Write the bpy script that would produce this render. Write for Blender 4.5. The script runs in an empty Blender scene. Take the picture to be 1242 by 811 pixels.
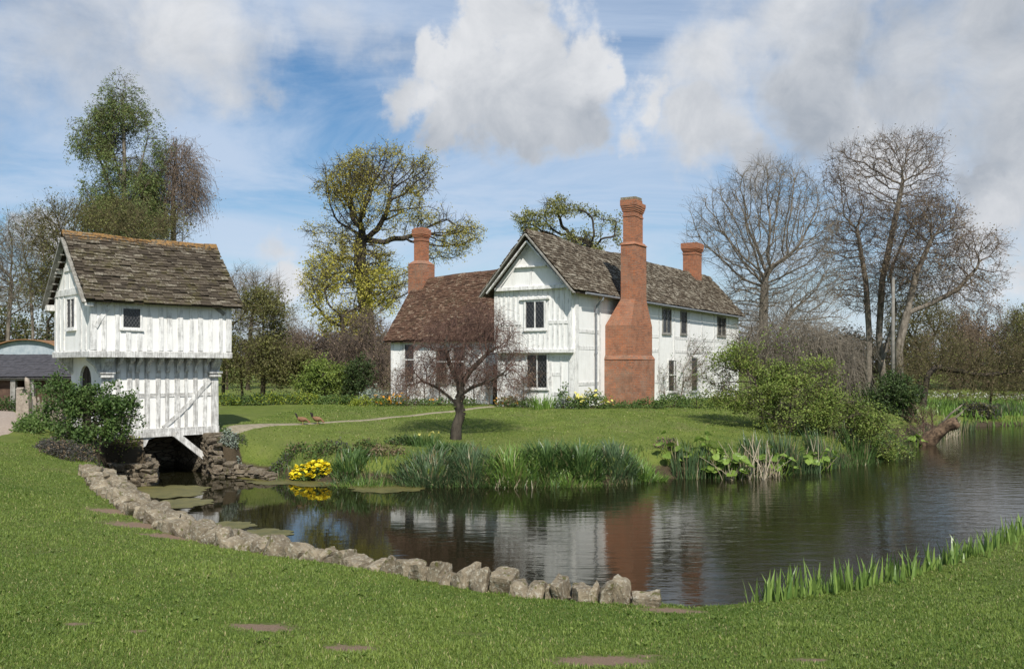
import bpy, math, random
import numpy as np
from mathutils import Vector, noise as mnoise

rad = math.radians
scene = bpy.context.scene
COL = scene.collection
rng = np.random.default_rng(7)

# ------------------------------------------------------------------ camera
FPX, CU, HV, CAMZ = 1100.0, 621.0, 445.0, 3.3      # focal length in photo pixels, picture centre, horizon row, eye height above water
cam_data = bpy.data.cameras.new("camera")
cam = bpy.data.objects.new("camera", cam_data)
COL.objects.link(cam)
cam.location = (0, 0, CAMZ)
cam.rotation_euler = (rad(90), 0, 0)
cam_data.sensor_fit = 'HORIZONTAL'
cam_data.sensor_width = 36
cam_data.lens = 36 * FPX / 1242
cam_data.shift_y = (HV - 405.5) / 1242
cam_data.clip_start = 0.1
cam_data.clip_end = 3000
scene.camera = cam


def Pt(u, v, D):
    return np.array([(u - CU) / FPX * D, D, CAMZ - (v - HV) / FPX * D])


# ------------------------------------------------------------------ light, exposure
SUN_AZ, SUN_EL = 168.0, 45.0        # clockwise from +Y, above the horizon
sun_dir = np.array([math.sin(rad(SUN_AZ)) * math.cos(rad(SUN_EL)), math.cos(rad(SUN_AZ)) * math.cos(rad(SUN_EL)), math.sin(rad(SUN_EL))])
sd = bpy.data.lights.new("sun", 'SUN')
sd.energy = 5.0
sd.angle = rad(0.5)
sd.color = (1.0, 0.955, 0.88)
so = bpy.data.objects.new("sun", sd)
COL.objects.link(so)
so.rotation_euler = Vector(sun_dir).to_track_quat('Z', 'Y').to_euler()
so.location = (0, -20, 60)

vs = scene.view_settings
vs.view_transform = 'Standard'
vs.look = 'None'
vs.exposure = 0.1
vs.gamma = 1.0
vs.use_curve_mapping = False
scene.cycles.max_bounces = 6
scene.cycles.diffuse_bounces = 3
scene.cycles.glossy_bounces = 3
scene.cycles.transmission_bounces = 3


# ------------------------------------------------------------------ node helper
class NB:
    def __init__(self, nt):
        self.nt = nt
        nt.nodes.clear()

    def n(self, t, ins=None, **props):
        nd = self.nt.nodes.new(t)
        for k, v in props.items():
            setattr(nd, k, v)
        if ins:
            for k, v in ins.items():
                self.set(nd.inputs[k], v)
        return nd

    def set(self, sock, v):
        if isinstance(v, bpy.types.NodeSocket):
            self.nt.links.new(v, sock)
        elif isinstance(v, bpy.types.Node):
            self.nt.links.new(v.outputs[0], sock)
        else:
            if isinstance(v, (tuple, list)) and len(v) == 3 and sock.type == 'RGBA':
                v = (*v, 1)
            sock.default_value = v

    def math(self, op, a, b=0.0, c=0.0, clamp=False):
        nd = self.nt.nodes.new('ShaderNodeMath')
        nd.operation = op
        nd.use_clamp = clamp
        self.set(nd.inputs[0], a)
        self.set(nd.inputs[1], b)
        self.set(nd.inputs[2], c)
        return nd.outputs[0]

    def vmath(self, op, a, b=None, scale=None):
        nd = self.nt.nodes.new('ShaderNodeVectorMath')
        nd.operation = op
        self.set(nd.inputs[0], a)
        if b is not None:
            self.set(nd.inputs[1], b)
        if scale is not None:
            self.set(nd.inputs['Scale'], scale)
        return nd.outputs['Value'] if op in ('DISTANCE', 'LENGTH', 'DOT_PRODUCT') else nd.outputs[0]

    def mix(self, f, a, b):
        nd = self.nt.nodes.new('ShaderNodeMix')
        nd.data_type = 'RGBA'
        self.set(nd.inputs[0], f)
        self.set(nd.inputs[6], a)
        self.set(nd.inputs[7], b)
        return nd.outputs[2]

    def noise(self, vec, scale, detail=4, rough=0.55, dist=0.0):
        nd = self.n('ShaderNodeTexNoise', {'Scale': scale, 'Detail': detail, 'Roughness': rough, 'Distortion': dist})
        if vec is not None:
            self.set(nd.inputs['Vector'], vec)
        return nd.outputs[0]

    def ramp(self, f, lo, hi, a=0.0, b=1.0, smooth=True):
        nd = self.nt.nodes.new('ShaderNodeMapRange')
        nd.interpolation_type = 'SMOOTHSTEP' if smooth else 'LINEAR'
        for i, v in enumerate((f, lo, hi, a, b)):
            self.set(nd.inputs[i], v)
        return nd.outputs[0]

    def scalev(self, vec, s):
        nd = self.nt.nodes.new('ShaderNodeMapping')
        self.set(nd.inputs[0], vec)
        nd.inputs['Scale'].default_value = s
        return nd.outputs[0]

    def bump(self, h, strength, dist=0.02, normal=None):
        nd = self.n('ShaderNodeBump', {'Height': h, 'Strength': strength, 'Distance': dist})
        if normal is not None:
            self.set(nd.inputs['Normal'], normal)
        return nd.outputs[0]


# ------------------------------------------------------------------ sky
world = bpy.data.worlds.new("World")
scene.world = world
world.use_nodes = True
w = NB(world.node_tree)
sky = w.n('ShaderNodeTexSky', sky_type='NISHITA', sun_disc=False, sun_elevation=rad(SUN_EL), sun_rotation=rad(SUN_AZ),
          altitude=100, air_density=1.0, dust_density=0.6, ozone_density=2.0)
tc = w.n('ShaderNodeTexCoord')
dirv = w.vmath('NORMALIZE', tc.outputs['Generated'])


def pdir(u, v):
    d = np.array([(u - CU) / FPX, 1.0, (HV - v) / FPX])
    return d / np.linalg.norm(d)


# cumulus: (u, v, radius in px, brightness 0 dark grey .. 1 white, weight)
CLOUDS = [
    (625, 40, 62, 0.9, .9), (560, 95, 66, 0.75, .85), (705, 82, 62, 1.0, .95), (640, 95, 80, 0.65, .9), (515, 78, 48, 0.95, 0.85), (590, 60, 40, 1.0, .9), (735, 75, 34, 1.0, .9), (480, 110, 40, 0.7, .6), (470, 60, 60, 0.7, .35),
    (610, 150, 75, 0.35, 0.9), (690, 148, 65, 0.35, 0.9), (560, 140, 55, 0.45, 0.85),
    (120, 40, 130, 0.65, 0.50), (240, 50, 110, 0.85, 0.66), (275, 100, 60, 0.55, 0.56), (180, 85, 90, 0.55, 0.48), (30, 20, 100, 0.55, 0.40), (400, 30, 90, 0.8, 0.36),
    (800, 120, 50, 0.90, 0.75), (790, 165, 40, 0.7, 0.6), (870, 80, 80, 0.85, 0.66), (870, 165, 70, 0.60, 0.80), (910, 185, 50, 0.35, 0.8), (960, 20, 110, 0.8, 0.62), (1000, 85, 90, 0.32, 0.78),
    (1020, 130, 80, 0.22, 0.85), (1100, 110, 80, 0.45, 0.66), (1110, 50, 100, 0.50, 0.60), (1200, 20, 100, 0.40, 0.70), (1170, 150, 80, 0.55, 0.55), (1080, 185, 90, 0.9, 0.7),
    (1210, 212, 46, 0.22, 0.85), (1225, 250, 50, 0.95, 0.90), (1190, 290, 40, 0.85, 0.8), (1255, 325, 50, 0.9, 0.8), (1150, 330, 50, 0.7, 0.6),
    (355, 335, 32, 0.95, 0.75), (350, 290, 36, 0.8, 0.55), (60, 272, 40, 0.95, 0.7), (265, 310, 20, 0.9, 0.5), (180, 330, 60, 0.8, 0.5),
    (1400, 120, 220, 0.4, 1.0), (1600, 200, 200, 0.7, 0.9), (-250, 60, 200, 0.5, 0.8), (-420, 250, 160, 0.8, 0.8),
]
n_big = w.n('ShaderNodeTexNoise', {'Vector': dirv, 'Scale': 7.0, 'Detail': 7.0, 'Roughness': 0.58})
n_big2 = w.n('ShaderNodeTexNoise', {'Vector': dirv, 'Scale': 22.0, 'Detail': 6.0, 'Roughness': 0.6})
off1 = w.vmath('SCALE', w.vmath('SUBTRACT', n_big.outputs[1], (0.5, 0.5, 0.5)), scale=0.16)
off2 = w.vmath('SCALE', w.vmath('SUBTRACT', n_big2.outputs[1], (0.5, 0.5, 0.5)), scale=0.05)
dird = w.vmath('ADD', w.vmath('ADD', dirv, off1), off2)
field = {True: None, False: None}
wsum = None
gsum = None
for (u, v, r, g, wt) in CLOUDS:
    c = pdir(u, v)
    dist = w.vmath('DISTANCE', dird, tuple(c))
    ra = r / FPX
    m = w.math('MULTIPLY', w.ramp(dist, ra * 1.25, ra * 0.15), wt)
    crisp = (470 < u < 770 and v < 190) or u > 1180 and v > 230 or 770 < u < 830 and v > 100
    field[crisp] = m if field[crisp] is None else w.math('MAXIMUM', field[crisp], m)
    m2 = w.math('POWER', m, 2.0)
    wsum = m2 if wsum is None else w.math('ADD', wsum, m2)
    mg = w.math('MULTIPLY', m2, g)
    gsum = mg if gsum is None else w.math('ADD', gsum, mg)
gray = w.math('DIVIDE', gsum, w.math('ADD', wsum, 0.0001))
fine = w.noise(dirv, 26.0, 8, 0.62)
med = w.noise(dirv, 9.0, 8, 0.6, 0.6)
puff = w.math('MULTIPLY', w.math('SUBTRACT', fine, 0.5), 0.55)
cum_a = w.math('MAXIMUM', w.ramp(w.math('ADD', field[False], w.math('MULTIPLY', puff, 0.65)), 0.04, 0.72), w.ramp(w.math('ADD', field[True], w.math('MULTIPLY', puff, 1.25)), 0.08, 0.62))
# billow shading: random turbulence painted lighter and darker into the cloud colour
shade = w.math('MULTIPLY', w.math('SUBTRACT', w.noise(dirv, 13.0, 8, 0.62, 0.5), 0.5), 1.25)
gb = w.math('ADD', gray, shade, clamp=True)
gb = w.math('ADD', w.math('MULTIPLY', gb, 0.85), w.math('MULTIPLY', w.math('SUBTRACT', 1.0, cum_a), 0.15), clamp=True)
SKYS = 0.10
cloud_col = w.mix(gb, tuple(np.array((0.300, 0.345, 0.410)) / SKYS), tuple(np.array((0.78, 0.79, 0.81)) / SKYS))
# high thin veil
sepd = w.n('ShaderNodeSeparateXYZ', {0: dirv})
den = w.math('ADD', w.math('MAXIMUM', sepd.outputs[2], 0.0), 0.16)
cx = w.math('DIVIDE', sepd.outputs[0], den)
cy = w.math('DIVIDE', sepd.outputs[1], den)
cp = w.n('ShaderNodeCombineXYZ', {0: cx, 1: cy, 2: 0.0})
veil = w.noise(w.scalev(cp, (0.75, 1.1, 1.0)), 1.15, 9, 0.62, 0.9)
veil2 = w.noise(w.scalev(cp, (0.3, 0.5, 1.0)), 1.0, 3, 0.5, 0.3)
va = w.math('MULTIPLY', w.ramp(w.math('ADD', w.math('MULTIPLY', veil, 0.6), w.math('MULTIPLY', veil2, 0.5)), 0.40, 0.66), 0.80)
skyc = w.n('ShaderNodeHueSaturation', {'Saturation': 1.25, 'Value': 0.95, 'Color': w.vmath('MULTIPLY', sky.outputs[0], (0.92, 1.0, 1.03))})
base = w.mix(va, skyc.outputs[0], tuple(np.array((0.56, 0.65, 0.79)) / SKYS))
base = w.mix(w.ramp(sepd.outputs[2], 0.16, 0.01, 0, 0.75), base, tuple(np.array((0.60, 0.68, 0.79)) / SKYS))
skymix = w.mix(cum_a, base, cloud_col)
bg = w.n('ShaderNodeBackground', {'Color': skymix, 'Strength': SKYS})
wo = w.n('ShaderNodeOutputWorld')
world.node_tree.links.new(bg.outputs[0], wo.inputs[0])


# ------------------------------------------------------------------ materials
def material(name):
    m = bpy.data.materials.new(name)
    m.use_nodes = True
    return m, NB(m.node_tree)


def finish(m, b, col, rough=0.8, normal=None, spec=0.3, **extra):
    p = b.n('ShaderNodeBsdfPrincipled', {'Base Color': col, 'Roughness': rough, 'Specular IOR Level': spec})
    for k, v in extra.items():
        b.set(p.inputs[k.replace('_', ' ')], v)
    if normal is not None:
        b.set(p.inputs['Normal'], normal)
    o = b.n('ShaderNodeOutputMaterial')
    b.nt.links.new(p.outputs[0], o.inputs[0])
    return m


def attr(b, nm='tone'):
    return b.n('ShaderNodeAttribute', attribute_name=nm).outputs['Fac']


def leaf_mat(name, c1, c2, c3=None, trans=0.3, rough=0.55):
    m, b = material(name)
    t = attr(b)
    col = b.mix(t, c1, c2)
    if c3 is not None:
        col = b.mix(b.ramp(t, 0.86, 0.96), col, c3)
    p = b.n('ShaderNodeBsdfPrincipled', {'Base Color': col, 'Roughness': rough, 'Specular IOR Level': 0.35})
    tr = b.n('ShaderNodeBsdfTranslucent', {'Color': col})
    mx = b.n('ShaderNodeMixShader', {0: trans, 1: p.outputs[0], 2: tr.outputs[0]})
    o = b.n('ShaderNodeOutputMaterial')
    b.nt.links.new(mx.outputs[0], o.inputs[0])
    return m


def bark_mat(name, c1, c2, scale=6.0):
    m, b = material(name)
    g = b.n('ShaderNodeNewGeometry').outputs['Position']
    n1 = b.noise(b.scalev(g, (1, 1, 0.3)), scale, 5, 0.65)
    col = b.mix(b.ramp(n1, 0.35, 0.7), c1, c2)
    return finish(m, b, col, 0.9, b.bump(n1, 0.5, 0.03))


def make_lawn():
    m, b = material('lawn_turf')
    g = b.n('ShaderNodeNewGeometry').outputs['Position']
    big = b.noise(g, 0.22, 3, 0.5)
    mid = b.noise(g, 1.3, 5, 0.6)
    fin = b.noise(g, 22.0, 4, 0.7)
    vf = b.noise(g, 90.0, 3, 0.7)
    f = b.math('ADD', b.math('MULTIPLY', mid, 0.5), b.math('MULTIPLY', fin, 0.5))
    col = b.mix(b.ramp(f, 0.34, 0.66), (0.090, 0.130, 0.018), (0.205, 0.240, 0.046))
    col = b.mix(b.ramp(big, 0.42, 0.66, 0, 0.6), col, (0.165, 0.185, 0.050))
    col = b.mix(b.ramp(b.noise(g, 0.9, 4, 0.65), 0.52, 0.70, 0, 0.55), col, (0.20, 0.185, 0.075))
    col = b.mix(b.ramp(vf, 0.35, 0.65, 0.0, 0.5), col, (0.045, 0.075, 0.016))
    dirt = b.ramp(b.math('ADD', attr(b, 'dirt'), b.math('MULTIPLY', b.math('SUBTRACT', b.noise(g, 9.0, 5, 0.7), 0.5), 2.0)), 0.30, 0.75)
    col = b.mix(dirt, col, b.mix(vf, (0.17, 0.115, 0.075), (0.32, 0.225, 0.155)))
    mud = b.ramp(b.math('ADD', attr(b, 'mud'), b.math('MULTIPLY', b.math('SUBTRACT', mid, 0.5), 0.5)), 0.35, 0.65)
    col = b.mix(mud, col, b.mix(fin, (0.030, 0.022, 0.013), (0.10, 0.075, 0.045)))
    h = b.math('ADD', b.math('MULTIPLY', fin, 0.5), vf)
    return finish(m, b, col, 0.9, b.bump(h, 0.7, 0.04), 0.2)


def make_water():
    m, b = material('moat_water')
    g = b.n('ShaderNodeNewGeometry').outputs['Position']
    sp = b.n('ShaderNodeSeparateXYZ', {0: g})
    wind = b.ramp(b.math('ADD', sp.outputs[0], b.math('MULTIPLY', b.noise(g, 0.25, 2), 5.0)), -1.5, 9.0, 0.10, 1.0)
    n1 = b.noise(b.scalev(g, (0.55, 1.5, 1)), 2.4, 3, 0.5, 0.5)
    n2 = b.noise(b.scalev(g, (1.4, 2.6, 1)), 7.0, 3, 0.6, 0.4)
    h = b.math('ADD', n1, b.math('MULTIPLY', n2, 0.14))
    h = b.math('MULTIPLY', h, wind)
    nm = b.bump(h, 0.42, 0.028)
    col = b.mix(b.noise(g, 0.5, 3), (0.008, 0.009, 0.004), (0.014, 0.012, 0.005))
    m = finish(m, b, col, 0.0, nm, 0.5, IOR=1.33)
    return m


def make_white_panel():
    m, b = material('limewash')
    o = b.n('ShaderNodeTexCoord').outputs['Object']
    n1 = b.noise(b.scalev(o, (1, 1, 0.35)), 3.5, 6, 0.65)
    n2 = b.noise(o, 30.0, 4, 0.6)
    col = b.mix(b.ramp(n1, 0.42, 0.72, 0, 0.45), (0.80, 0.79, 0.76), (0.60, 0.59, 0.55))
    col = b.mix(b.ramp(n2, 0.5, 0.75, 0, 0.25), col, (0.5, 0.49, 0.45))
    return finish(m, b, col, 0.9, b.bump(b.math('ADD', n1, b.math('MULTIPLY', n2, 0.3)), 0.35, 0.03), 0.2)


def make_white_timber(name='limewashed_oak', g1=(0.72, 0.71, 0.68), g2=(0.33, 0.32, 0.30), lo=0.38, hi=0.60):
    m, b = material(name)
    o = b.n('ShaderNodeTexCoord').outputs['Object']
    n1 = b.noise(b.scalev(o, (9, 9, 0.9)), 2.4, 6, 0.7)
    n2 = b.noise(o, 5.0, 5, 0.7)
    f = b.math('ADD', b.math('MULTIPLY', n1, 0.6), b.math('MULTIPLY', n2, 0.4))
    col = b.mix(b.ramp(f, lo, hi), g1, g2)
    return finish(m, b, col, 0.85, b.bump(n1, 0.5, 0.02), 0.2)


def make_roof(name, c1, c2, c3, lichen, lich_amt, spots, ridge_col=None, ridge_z=None, moss=None):
    m, b = material(name)
    o = b.n('ShaderNodeTexCoord').outputs['Object']
    t = attr(b)
    col = b.mix(b.ramp(t, 0.0, 0.55), c1, c2)
    col = b.mix(b.ramp(t, 0.6, 1.0), col, c3)
    n1 = b.noise(o, 2.2, 5, 0.65)
    n2 = b.noise(o, 14.0, 4, 0.65)
    n3 = b.noise(o, 34.0, 3, 0.6)
    col = b.mix(b.ramp(n2, 0.35, 0.75, 0, 0.6), col, c1)
    if moss is not None:
        col = b.mix(b.ramp(b.math('ADD', b.math('MULTIPLY', n1, 0.7), b.math('MULTIPLY', n2, 0.4)), 0.55, 0.68, 0, 0.7), col, moss)
    f = b.math('ADD', b.math('MULTIPLY', b.noise(o, 15.0, 3, 0.65), 0.8), b.math('MULTIPLY', t, 0.2))
    col = b.mix(b.ramp(f, 0.61 - 0.13 * lich_amt, 0.65 - 0.12 * lich_amt, 0, spots), col, lichen)
    if ridge_col is not None:
        z = b.n('ShaderNodeSeparateXYZ', {0: o}).outputs[2]
        f2 = b.math('ADD', b.ramp(z, ridge_z - 0.45, ridge_z + .1, 0, 0.62), b.math('MULTIPLY', b.math('SUBTRACT', n2, 0.5), 1.6))
        f2 = b.math('MULTIPLY', b.ramp(f2, 0.36, 0.62), 0.8)
        col = b.mix(f2, col, ridge_col)
    return finish(m, b, col, 0.9, b.bump(n2, 0.6, 0.03), 0.2)


def make_brick(name, weather=0.5):
    m, b = material(name)
    o = b.n('ShaderNodeTexCoord').outputs['Object']
    s = b.n('ShaderNodeSeparateXYZ', {0: o})
    v = b.n('ShaderNodeCombineXYZ', {0: b.math('ADD', s.outputs[0], s.outputs[1]), 1: s.outputs[2], 2: 0.0})
    br = b.n('ShaderNodeTexBrick', {'Vector': v.outputs[0], 'Color1': (0.43, 0.140, 0.058, 1), 'Color2': (0.21, 0.072, 0.038, 1), 'Mortar': (0.31, 0.24, 0.18, 1),
                                    'Scale': 1.0, 'Mortar Size': 0.009, 'Mortar Smooth': 0.3, 'Bias': -0.1, 'Brick Width': 0.235, 'Row Height': 0.075})
    n1 = b.noise(o, 1.6, 5, 0.65)
    n2 = b.noise(o, 16.0, 5, 0.7)
    col = b.mix(b.ramp(n1, 0.3, 0.7, 0, 0.40), br.outputs[0], (0.40, 0.140, 0.062))
    col = b.mix(b.ramp(b.math('ADD', b.math('MULTIPLY', n1, 0.5), b.math('MULTIPLY', n2, 0.5)), 0.44, 0.62, 0, weather), col, (0.30, 0.235, 0.18))
    col = b.mix(b.ramp(n2, 0.54, 0.68, 0, 0.5 * weather + 0.2), col, (0.09, 0.055, 0.042))
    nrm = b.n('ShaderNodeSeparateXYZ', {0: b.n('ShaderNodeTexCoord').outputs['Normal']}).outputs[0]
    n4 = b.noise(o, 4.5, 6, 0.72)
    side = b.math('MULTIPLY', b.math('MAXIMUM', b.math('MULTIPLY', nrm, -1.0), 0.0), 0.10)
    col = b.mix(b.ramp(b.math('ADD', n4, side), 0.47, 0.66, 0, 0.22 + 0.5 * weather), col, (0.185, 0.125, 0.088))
    col = b.mix(b.ramp(b.noise(o, 2.7, 6, 0.7), 0.50, 0.70, 0, 0.5), col, (0.115, 0.055, 0.037))
    col = b.mix(b.ramp(b.noise(o, 9.0, 5, 0.75), 0.60, 0.68, 0, 0.15 + 0.6 * weather), col, (0.42, 0.36, 0.28))
    h = b.math('SUBTRACT', b.math('MULTIPLY', n2, 0.4), br.outputs[1])
    return finish(m, b, col, 0.9, b.bump(h, 0.7, 0.015), 0.2)


def make_stone(name, c1, c2, lich=(0.52, 0.51, 0.44), moss=(0.10, 0.09, 0.025), lk=0.6):
    m, b = material(name)
    o = b.n('ShaderNodeTexCoord').outputs['Object']
    rnd = b.n('ShaderNodeObjectInfo').outputs['Random']
    sh = b.vmath('ADD', o, b.n('ShaderNodeCombineXYZ', {0: b.math('MULTIPLY', rnd, 37.0), 1: rnd, 2: 0.0}).outputs[0])
    n1 = b.noise(sh, 5.0, 6, 0.68)
    n2 = b.noise(sh, 22.0, 5, 0.7)
    n3 = b.noise(sh, 9.0, 4, 0.6)
    col = b.mix(b.ramp(n1, 0.3, 0.7), c1, c2)
    col = b.mix(b.math('MULTIPLY', rnd, 0.45), col, tuple(0.75 * x for x in c1))
    col = b.mix(b.ramp(n2, 0.52, 0.62, 0, lk), col, lich)
    col = b.mix(b.ramp(n3, 0.58, 0.66, 0, 0.85), col, moss)
    h = b.math('ADD', n1, b.math('MULTIPLY', n2, 0.45))
    return finish(m, b, col, 0.92, b.bump(h, 0.8, 0.05), 0.2)


def make_rubble():
    m, b = material('rubble_masonry')
    g = b.n('ShaderNodeNewGeometry').outputs['Position']
    vo = b.n('ShaderNodeTexVoronoi', {'Vector': b.scalev(g, (2.6, 2.6, 7.5)), 'Scale': 1.0, 'Randomness': 0.9}, feature='DISTANCE_TO_EDGE')
    vc = b.n('ShaderNodeTexVoronoi', {'Vector': b.scalev(g, (2.6, 2.6, 7.5)), 'Scale': 1.0, 'Randomness': 0.9})
    n2 = b.noise(g, 14.0, 5, 0.7)
    col = b.mix(b.n('ShaderNodeSeparateXYZ', {0: vc.outputs['Color']}).outputs[0], (0.17, 0.14, 0.10), (0.34, 0.29, 0.22))
    col = b.mix(b.ramp(n2, 0.4, 0.7, 0, 0.6), col, (0.11, 0.09, 0.06))
    e = b.ramp(vo.outputs[0], 0.0, 0.09)
    col = b.mix(e, (0.05, 0.04, 0.03), col)
    z = b.n('ShaderNodeSeparateXYZ', {0: g}).outputs[2]
    col = b.mix(b.ramp(z, 0.35, 0.02, 0, 0.8), col, (0.045, 0.04, 0.02))
    return finish(m, b, col, 0.95, b.bump(b.math('ADD', e, b.math('MULTIPLY', n2, 0.5)), 0.9, 0.05), 0.2)


def make_simple(name, c1, c2, scale=8.0, rough=0.8, spec=0.3, bumpk=0.3):
    m, b = material(name)
    o = b.n('ShaderNodeTexCoord').outputs['Object']
    n1 = b.noise(o, scale, 5, 0.65)
    return finish(m, b, b.mix(b.ramp(n1, 0.3, 0.7), c1, c2), rough, b.bump(n1, bumpk, 0.02), spec)


def make_weed():
    m, b = material('pond_weed')
    g = b.n('ShaderNodeNewGeometry').outputs['Position']
    n1 = b.noise(g, 3.0, 6, 0.7)
    n2 = b.noise(g, 40.0, 3, 0.7)
    col = b.mix(b.ramp(n1, 0.3, 0.7), (0.075, 0.072, 0.018), (0.155, 0.135, 0.04))
    col = b.mix(b.ramp(n2, 0.5, 0.7, 0, 0.6), col, (0.05, 0.06, 0.015))
    return finish(m, b, col, 0.5, b.bump(n2, 0.5, 0.01), 0.4)


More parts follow.
